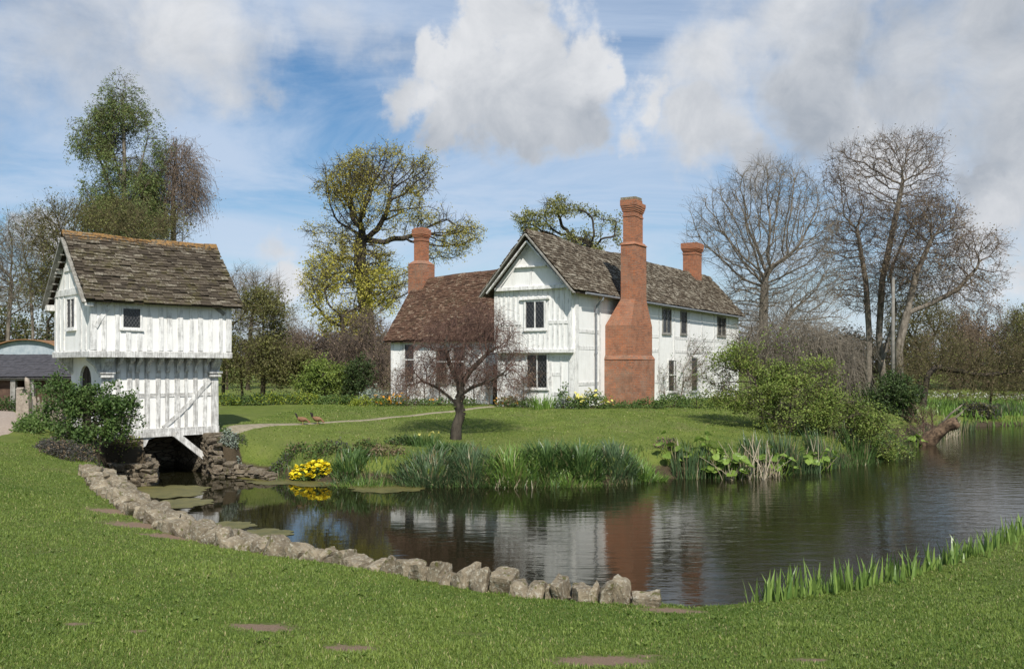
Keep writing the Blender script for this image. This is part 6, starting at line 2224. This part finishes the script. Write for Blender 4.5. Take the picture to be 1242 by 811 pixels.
# hens on the lawn
def hen(u, D, az, label, peck):
    c = gp(u, D)
    r = thing('hen', c, label, 'hen', None, az)
    r.scale = (.85, .85, .85)
    me = bpy.data.meshes.new('body')
    if peck:
        vs_ = [((0, 0, .21), .115), ((-.12, 0, .24), .09), ((-.21, 0, .30), .035), ((.10, 0, .22), .085), ((.17, 0, .20), .045), ((.23, 0, .13), .033), ((.27, 0, .08), .038)]
    else:
        vs_ = [((0, 0, .22), .115), ((-.12, 0, .26), .09), ((-.20, 0, .33), .035), ((.10, 0, .25), .085), ((.15, 0, .33), .045), ((.17, 0, .40), .034), ((.18, 0, .45), .038)]
    ed = [(0, 1), (1, 2), (0, 3), (3, 4), (4, 5), (5, 6)]
    b = MB()
    # continuous body surface: rings along the spine from tail to head
    order = [2, 1, 0, 3, 4, 5, 6]
    P = np.array([vs_[i][0] for i in order], float)
    R = np.array([vs_[i][1] for i in order])
    t = np.linspace(0, 1, len(P))
    tt = np.linspace(0, 1, 22)
    Q = np.stack([np.interp(tt, t, P[:, k]) for k in range(3)], 1)
    RR = np.interp(tt, t, R)
    for _ in range(2):
        Q[1:-1] = (Q[:-2] + 2 * Q[1:-1] + Q[2:]) / 4
        RR[1:-1] = (RR[:-2] + 2 * RR[1:-1] + RR[2:]) / 4
    RR[-1] *= .5
    b.tube(Q, RR, 12)
    b.build('body', 'hen', r, True)
    h = P[-1]
    dn = -1 if peck else 0
    b = MB()
    for i in range(5):
        a = (i - 2) * .25
        b.add([(-.17, .02 * (i - 2), .28), (-.24, .03 * (i - 2), .30), (-.33 + .02 * abs(i - 2), .05 * (i - 2), .50 - .02 * abs(i - 2)), (-.24, .04 * (i - 2), .46), (-.20, .02 * (i - 2) + .008, .40)], [[0, 1, 2, 3]], .5)
    b.build('tail', 'hen_dark', r)
    for s_ in (-1, 1):
        b = MB()
        stone_bm(b, (-.02, s_ * .10, .24), (.24, .04, .13), rotm(0, 0, .2), 2.2, .05)
        b.build('wing', 'hen', r, True)
        b = MB()
        b.tube([(.0, s_ * .05, .14), (.02, s_ * .05, .07), (.0, s_ * .05, .01)], [.018, .011, .011], 6)
        for k in (-.35, 0, .35):
            b.tube([(.0, s_ * .05, .008), (.05 * math.cos(k), s_ * .05 + .05 * math.sin(k), .004)], [.007, .004], 5)
        b.build('leg', 'beak', r)
    b = MB()
    b.tube([h + [.02, 0, .02 * dn], h + [.07, 0, -.01 + .05 * dn]], [.016, .003], 6)
    b.build('beak', 'beak', r)
    b = MB()
    b.prism([(h[0] - .03, h[2] + .03), (h[0] + .03, h[2] + .03), (h[0] + .02, h[2] + .06), (h[0] + .0, h[2] + .05), (h[0] - .02, h[2] + .07)], 1, -.006, .006)
    b.build('comb', 'comb', r)
    for s_ in (-1, 1):
        b = MB()
        stone_bm(b, h + [.012, s_ * .032, .008], (.012, .012, .012), rotm(0), 2, 0, 2)
        b.build('eye', 'hen_dark', r, True)


hen(367, 31.6, .15, 'russet hen pecking at the island lawn, left of the two', True)
hen(385, 31.9, -.2, 'russet hen with raised black tail on the lawn, right of the two', True)

# beds along the house and garden edge
GB = 'garden border plants'
BED = [
    # u, D, rx, ry, h, n, ls, mat, mat2, f2, flowers, nf, label
    (272, 43.0, 1.0, .5, .62, 900, .10, 'leaf_lime', 'leaf_laurel', .5, None, 0, 'lime-green border plant beside the gatehouse corner'),
    (300, 43.3, 1.1, .5, .5, 900, .10, 'leaf_laurel', 'leaf_lime', .15, None, 0, 'dark green border plant, second from the gatehouse'),
    (325, 43.6, .9, .5, .62, 800, .10, 'leaf_lime', 'leaf_laurel', .4, None, 0, 'yellow-green spurge in the border below the hazel'),
    (350, 44.0, 1.1, .5, .55, 900, .10, 'leaf_lime', 'leaf_laurel', .6, None, 0, 'mixed green border plant left of the rounded shrub'),
    (375, 44.2, .8, .5, .60, 700, .10, 'leaf_lime', 'leaf_fresh', .3, None, 0, 'brightest yellow-green spurge in front of the rounded shrub'),
    (400, 44.0, .9, .5, .42, 700, .10, 'leaf_fresh', None, 0, None, 0, 'low green border plant right of the bright spurge'),
    (425, 43.5, .8, .5, .48, 700, .10, 'leaf_laurel', 'leaf_lime', .2, None, 0, 'green border plant below the dark evergreen'),
    (440, 42.0, .6, .4, .45, 500, .09, 'leaf_lime', None, 0, None, 0, 'small lime border plant before the silver shrub'),
    (452, 43.0, .75, .5, .85, 800, .11, 'leaf_silver', None, 0, None, 0, 'silver-grey shrub at the left end of the hall'),
    (460, 41.2, .5, .35, .42, 400, .09, 'leaf_fresh', 'leaf_lime', .3, ('orange', .06), 26, 'orange-flowered border plant left of the hall'),
    (483, 41.2, .6, .4, .48, 450, .09, 'leaf_fresh', 'leaf_laurel', .5, ('orange', .065), 40, 'orange and yellow flower clump under the hall window'),
    (510, 41.0, .8, .4, .38, 500, .09, 'leaf_laurel', 'leaf_fresh', .5, None, 0, 'low green border plant along the hall wall'),
    (537, 40.4, .6, .4, .36, 400, .09, 'leaf_fresh', None, 0, ('orange', .055), 14, 'sparse orange flowers in the hall border behind the gnarled tree'),
    (565, 39.6, .7, .4, .34, 450, .09, 'leaf_laurel', 'leaf_fresh', .4, None, 0, 'low dark border plant behind the gnarled tree'),
    (616, 38.3, .6, .35, .48, 500, .09, 'leaf_fresh', 'leaf_brown', .25, ('orange', .055), 34, 'orange-yellow flower clump left below the gable'),
    (640, 37.9, .7, .35, .42, 500, .08, 'leaf_laurel', 'leaf_fresh', .5, None, 0, 'dense green border plant below the gable windows'),
    (683, 36.7, .35, .3, .95, 420, .10, 'leaf_fresh', 'leaf_silver', .35, None, 0, 'taller leafy shrub at the house corner'),
    (720, 37.0, .7, .4, .72, 800, .09, 'leaf_fresh', 'leaf_laurel', .5, ('paleyellow', .085), 40, 'pale yellow flowering shrub beside the big chimney'),
    (700, 36.6, .5, .35, .55, 500, .09, 'leaf_laurel', 'leaf_fresh', .5, ('paleyellow', .08), 22, 'low pale yellow flowering plant under the downpipe'),
    (752, 37.3, .8, .4, .32, 500, .08, 'leaf_laurel', 'leaf_fresh', .4, None, 0, 'low green plant at the foot of the big chimney'),
    (785, 37.6, .8, .45, .46, 600, .09, 'leaf_laurel', 'leaf_fresh', .5, None, 0, 'green plant at the right foot of the big chimney'),
    (815, 38.6, .9, .5, .58, 800, .09, 'leaf_fresh', 'leaf_laurel', .5, None, 0, 'spreading green plant below the ground-floor window'),
    (845, 39.0, 1.0, .5, .70, 900, .09, 'leaf_laurel', 'leaf_shrub', .4, None, 0, 'taller green plant merging into the large shrub'),
    # by the gatehouse
    (288, 28.5, .35, .25, .22, 500, .05, 'leaf_heather', 'leaf_fresh', .5, None, 0, 'small grey-green cushion plant at the top of the stone steps'),
    (272, 28.9, .25, .2, .18, 300, .06, 'leaf_fresh', None, 0, None, 0, 'tiny green plant at the gatehouse corner'),
    (279, 27.75, .36, .25, .52, 800, .06, 'leaf_silver', 'leaf_heather', .25, None, 0, 'silvery trailing plant hanging over the stone retaining wall'),
    (312, 27.5, .35, .25, .22, 260, .08, 'leaf_laurel', 'leaf_brown', .2, None, 0, 'dark low plant right of the stepped stone wall'),
    (340, 27.4, .5, .3, .30, 420, .07, 'leaf_heather', 'leaf_laurel', .5, None, 0, 'dull greenish low plant left of the yellow flowers'),
    (405, 27.6, .6, .35, .34, 520, .08, 'leaf_heather', 'leaf_fresh', .5, None, 0, 'grey-green straggling plant above the yellow flowers'),
    (465, 26.7, .7, .35, .30, 500, .08, 'leaf_brown', 'leaf_olive', .4, None, 0, 'patch of brown withered leaves on the island bank'),
    (490, 28.6, .6, .35, .34, 420, .09, 'leaf_dark', 'leaf_laurel', .4, None, 0, 'dark leafy plant on the bank edge left of the gnarled trunk'),
    (358, 27.9, .5, .3, .30, 420, .08, 'leaf_laurel', 'leaf_brown', .3, None, 0, 'low dark green bank plant directly behind the yellow flowers'),
    (392, 27.2, .6, .35, .42, 520, .08, 'leaf_fresh', 'leaf_olive', .4, None, 0, 'straggling fresh green bank plant right of the yellow flowers'),
    (445, 27.6, .55, .35, .34, 420, .08, 'leaf_olive', 'leaf_laurel', .5, None, 0, 'olive bank plant between the leftmost strap leaves and the brown patch'),
    (808, 27.9, .45, .3, .30, 380, .07, 'leaf_brown', 'leaf_heather', .5, None, 0, 'brown dead stems on the bare mud bank'),
    (48, 27.2, .65, .45, .42, 1000, .09, 'leaf_fresh', 'leaf_laurel', .3, None, 0, 'leafy green herb mass at the foot of the gate post'),
    (8, 35.9, .9, .4, .55, 700, .10, 'leaf_dark', 'leaf_laurel', .4, None, 0, 'dark green plants against the front of the brown shed'),
    (35, 26.0, .5, .4, .38, 700, .08, 'leaf_fresh', None, 0, None, 0, 'low nettle patch at the lawn edge by the path'),
    (85, 24.2, .8, .35, .36, 1200, .07, 'leaf_fresh', 'leaf_brown', .3, None, 0, 'green and rusty undergrowth in front of the dark bush'),
    (150, 25.9, .5, .3, .42, 600, .07, 'leaf_lime', 'leaf_brown', .5, None, 0, 'yellowing plant against the base of the gatehouse'),
    (85, 22.7, .75, .55, .42, 2200, .055, 'leaf_heather', 'leaf_brown', .2, None, 0, 'greyish heather mound at the end of the stone wall'),
    (65, 23.4, .5, .4, .30, 1000, .055, 'leaf_heather', None, 0, None, 0, 'smaller grey heather mound nearest the lawn'),
    (125, 24.3, .6, .4, .34, 900, .065, 'leaf_laurel', 'leaf_fresh', .4, None, 0, 'dark green low plant right of the heather'),
    (150, 25.0, .5, .3, .26, 700, .07, 'leaf_fresh', 'leaf_silver', .3, None, 0, 'green plant on top of the low retaining wall'),
    (127, 22.3, .32, .25, .30, 420, .07, 'leaf_fresh', None, 0, None, 0, 'bright small green plant sprouting behind the stone wall'),
]
for (u, D, rx, ry, h, n, ls, m1, m2, f2, fl, nf, lab) in BED:
    mound('border_plant', lab, gp(u, D), rx, ry, h, n, ls, m1, m2, f2, .6, fl, nf, GB)
strap_clump('strap_leaf_clump', 'arching strap-leaf clump below the lower gable window', gp(660, 36.9), .55, .35, 110, .62, .035, 'strap_bright', .6)
# climbers and wall shrubs on the hall front
for (u, D, lab, s_) in ((515, 41.2, 'leafless brown shrub trained on the hall wall left of the gnarled tree', 26), (575, 39.6, 'leafless brown shrub trained on the hall wall behind the gnarled tree', 26), (635, 38.0, 'leafless grey-brown shrub below the lower gable windows', 20), (480, 42.0, 'thin brown twiggy shrub in front of the tall hall window', 18)):
    tree('wall_shrub', lab, 'shrub', [[gp(u, D, -.1), Pt(u, 478, D)], [gp(u + s_ * .7, D, -.1), Pt(u + s_ * .7, 480, D)]], [ell(u, 470, s_, 18, D, 8), ell(u + s_ * .5, 465, s_ * .7, 24, D, 8)],
         .035, .006, .2, 330, group='dormant wall shrubs', bark='bark_brown', twig='twig_purple', leaf='leaf_brown', nleaf=700, lsize=.06, ntwig=2.4, ltwig=.5, twr=.006)
tree('wall_shrub', 'sparse climbing shrub on the long wall right of the big chimney', 'shrub', [[gp(808, 44.0, -.1), Pt(806, 475, 44.6)], [gp(825, 45.5, -.1), Pt(828, 470, 46)]], [ell(806, 462, 12, 22, 44.6, 6), ell(845, 440, 20, 30, 48, 8), ell(825, 465, 16, 20, 46, 6)],
     .03, .006, .2, 260, bark='bark_brown', twig='twig_purple', leaf='leaf_laurel', nleaf=800, lsize=.08, ntwig=2.2, ltwig=.5, twr=.006)

# floating weed on the still water
def weed(label, pts, z=.006):
    pts = np.array(pts, float)
    c = pts.mean(0)
    n = 90
    an = np.linspace(0, 2 * math.pi, n, endpoint=False)
    ang = np.arctan2(pts[:, 1] - c[1], pts[:, 0] - c[0])
    o = np.argsort(ang)
    r = np.interp(an, ang[o], np.hypot(*(pts - c).T)[o], period=2 * math.pi)
    off = rng.uniform(0, 9)
    r = r * (1 + .16 * np.sin(an * 5 + off) * np.sin(an * 2 + off) + .05 * np.sin(an * 13 + off) + rng.normal(0, .03, n))
    V = np.concatenate([np.stack([r * np.cos(an), r * np.sin(an), np.full(n, 0.0)], 1), [[0, 0, .004]]])
    b = MB()
    k = np.arange(n)
    b.add(V, np.stack([k, (k + 1) % n, np.full(n, n)], 1))
    ob = b.build('floating_weed', 'weed')
    ob.location = (c[0], c[1], z)
    ob['kind'] = 'stuff'
    return tag(ob, label, 'pond weed')


def W(u, v):
    D = CAMZ * FPX / (v - HV)
    return ((u - CU) / FPX * D, D)


weed('olive floating weed along the foot of the yellow flowers', [W(292, 576), W(340, 580), W(420, 584), W(425, 590), W(350, 587), W(300, 583)])
weed('separate oval raft of olive weed right of the yellow flowers', [W(425, 589), W(470, 587), W(514, 591), W(500, 596), W(440, 596)], .008)
weed('green weed film in front of the dark gatehouse opening', [W(182, 594), W(235, 588), W(240, 596), W(228, 603), W(185, 603)])
weed('green weed streak behind the curved wall, nearer the lawn', [W(200, 607), W(245, 604), W(250, 611), W(215, 617), W(190, 612)], .008)
weed('small weed patch behind the curved wall right of the white reflection', [W(262, 634), W(290, 632), W(292, 641), W(268, 645)])
weed('pale weed patch just behind the curved wall stones', [W(300, 644), W(330, 641), W(345, 650), W(310, 654)], .008)
weed('dull weed film beside the low retaining wall', [W(150, 592), W(182, 590), W(184, 600), W(160, 606)], .010)

# ------------------------------------------------------------------ lawn grass
def terrain_z(X, Y):
    i = np.clip(np.searchsorted(gx, X) - 1, 0, len(gx) - 2)
    j = np.clip(np.searchsorted(gy, Y) - 1, 0, len(gy) - 2)
    a = (X - gx[i]) / (gx[i + 1] - gx[i])
    c = (Y - gy[j]) / (gy[j + 1] - gy[j])
    return GZ[j, i] * (1 - a) * (1 - c) + GZ[j, i + 1] * a * (1 - c) + GZ[j + 1, i] * (1 - a) * c + GZ[j + 1, i + 1] * a * c


def grass(name, label, n, y0, y1, h, wd, gam, near):
    t = rng.random(n)
    g = 2 - gam
    Y = (y0 ** g + t * (y1 ** g - y0 ** g)) ** (1 / g)
    X = rng.uniform(-1, 1, n) * (.60 * Y + 3.6)
    s = sdist(X, Y, POND)
    keep = (s < -.08)
    if near:
        keep &= np.where(Y > 22.5, X < -10.6 - (Y - 22.5) * .9, X < 40) & (Y < 27)
        # the path at the left stays bare
        pp = np.array([(-18.2, 31), (-15.6, 26.8), (-14.0, 23.4), (-12.6, 17.5), (-9.5, 12.5), (-6.2, 8.6), (-3.75, 6.1), (-2.8, 3.0)])
        pw = [1.5, 1.1, .15, .1, .1, .1, .25, .4]
        for a, c, wa in zip(pp[:-1], pp[1:], pw[:-1]):
            e = c - a
            tt = np.clip(((X - a[0]) * e[0] + (Y - a[1]) * e[1]) / (e @ e), 0, 1)
            keep &= np.hypot(X - a[0] - tt * e[0], Y - a[1] - tt * e[1]) > wa
        keep &= rng.random(n) > (dirt_mask(X, Y) * 1.9 - .1 + .5 * np.sin(X * 31 + 3 * np.sin(Y * 23)) * np.sin(Y * 37 + 2 * np.sin(X * 19)))
    else:
        hx = (X - HO[0]) * .52 + (Y - HO[1]) * .854
        ht = -(X - HO[0]) * .854 + (Y - HO[1]) * .52
        keep &= ~((hx > -.5) & (hx < 22) & (ht > -1.2) & (ht < 10.9)) & (X > -9.2)
        pp = np.array([(-9.2, 29.1), (-8.2, 31.0), (-5.0, 34.0), (-2.7, 36.3), (-.8, 38.4)])
        for a, c in zip(pp[:-1], pp[1:]):
            e = c - a
            tt = np.clip(((X - a[0]) * e[0] + (Y - a[1]) * e[1]) / (e @ e), 0, 1)
            keep &= np.hypot(X - a[0] - tt * e[0], Y - a[1] - tt * e[1]) > .3
    X, Y = X[keep], Y[keep]
    P = np.stack([X, Y, terrain_z(X, Y) - .004], 1)
    m = len(P)
    patch = np.sin(X * .9 + 2 * np.sin(Y * .5)) * np.sin(Y * .8 + 1.5 * np.sin(X * .6)) * .5 + .5 * np.sin(X * 2.9 + Y * 1.1) * np.sin(Y * 2.3 - X * .7)
    fine = np.sin(X * 6.1 + 2 * np.sin(Y * 4.7)) * np.sin(Y * 7.3 + 2 * np.sin(X * 5.2))
    big_ = np.sin(X * .37 + 1.1 * np.sin(Y * .23)) * np.sin(Y * .41 + 1.7 * np.sin(X * .19))
    tone = np.clip(rng.normal(.40, .21, m) + .17 * patch + .12 * fine + .14 * big_, 0, .84)
    tone = np.where(rng.random(m) < .035, .95, tone)
    b = MB()
    sc = (Y / y0) ** .55
    az = rng.uniform(0, 6.28, m)
    b.blades(P, h * rng.uniform(.5, 1.35, m) * (1 + .25 * patch + .25 * fine) * sc ** .25, wd * rng.uniform(.7, 1.3, m) * sc, rng.uniform(.2, 1.15, m), az, tone, 2)
    o = b.build(name, 'blade')
    o['kind'] = 'stuff'
    return tag(o, label, 'grass')


grass('grass', 'short mown grass of the near lawn', 1080000, 4.2, 27, .030, .0052, 1.9, True)
grass('grass', 'short mown grass of the island lawn', 130000, 25, 48, .045, .022, 1.9, False)


def lawn_weeds():
    b = MB()
    n = 1500
    t = rng.random(n)
    Y = (4.2 ** .4 + t * (22 ** .4 - 4.2 ** .4)) ** (1 / .4)
    X = rng.uniform(-1, 1, n) * (.60 * Y + 1)
    k = (sdist(X, Y, POND) < -.5) & (X > -10) & (dirt_mask(X, Y) < .2)
    k &= (np.sin(X * 1.3 + 2 * np.sin(Y * .8)) * np.sin(Y * 1.1 + X * .3)) > -.1
    X, Y = X[k], Y[k]
    P = np.stack([X, Y, terrain_z(X, Y) + .006], 1)
    for p_ in P:
        m = int(rng.integers(4, 9))
        b.blades(np.repeat(p_[None], m, 0), rng.uniform(.025, .06, m), rng.uniform(.014, .026, m), rng.uniform(.9, 1.5, m), rng.uniform(0, 6.28, m), rng.uniform(.1, .8, m), 3)
    o = b.build('lawn_weeds', ['blade'])
    o['kind'] = 'stuff'
    tag(o, 'small flat rosettes of clover and plantain in the near lawn', 'weeds')


lawn_weeds()
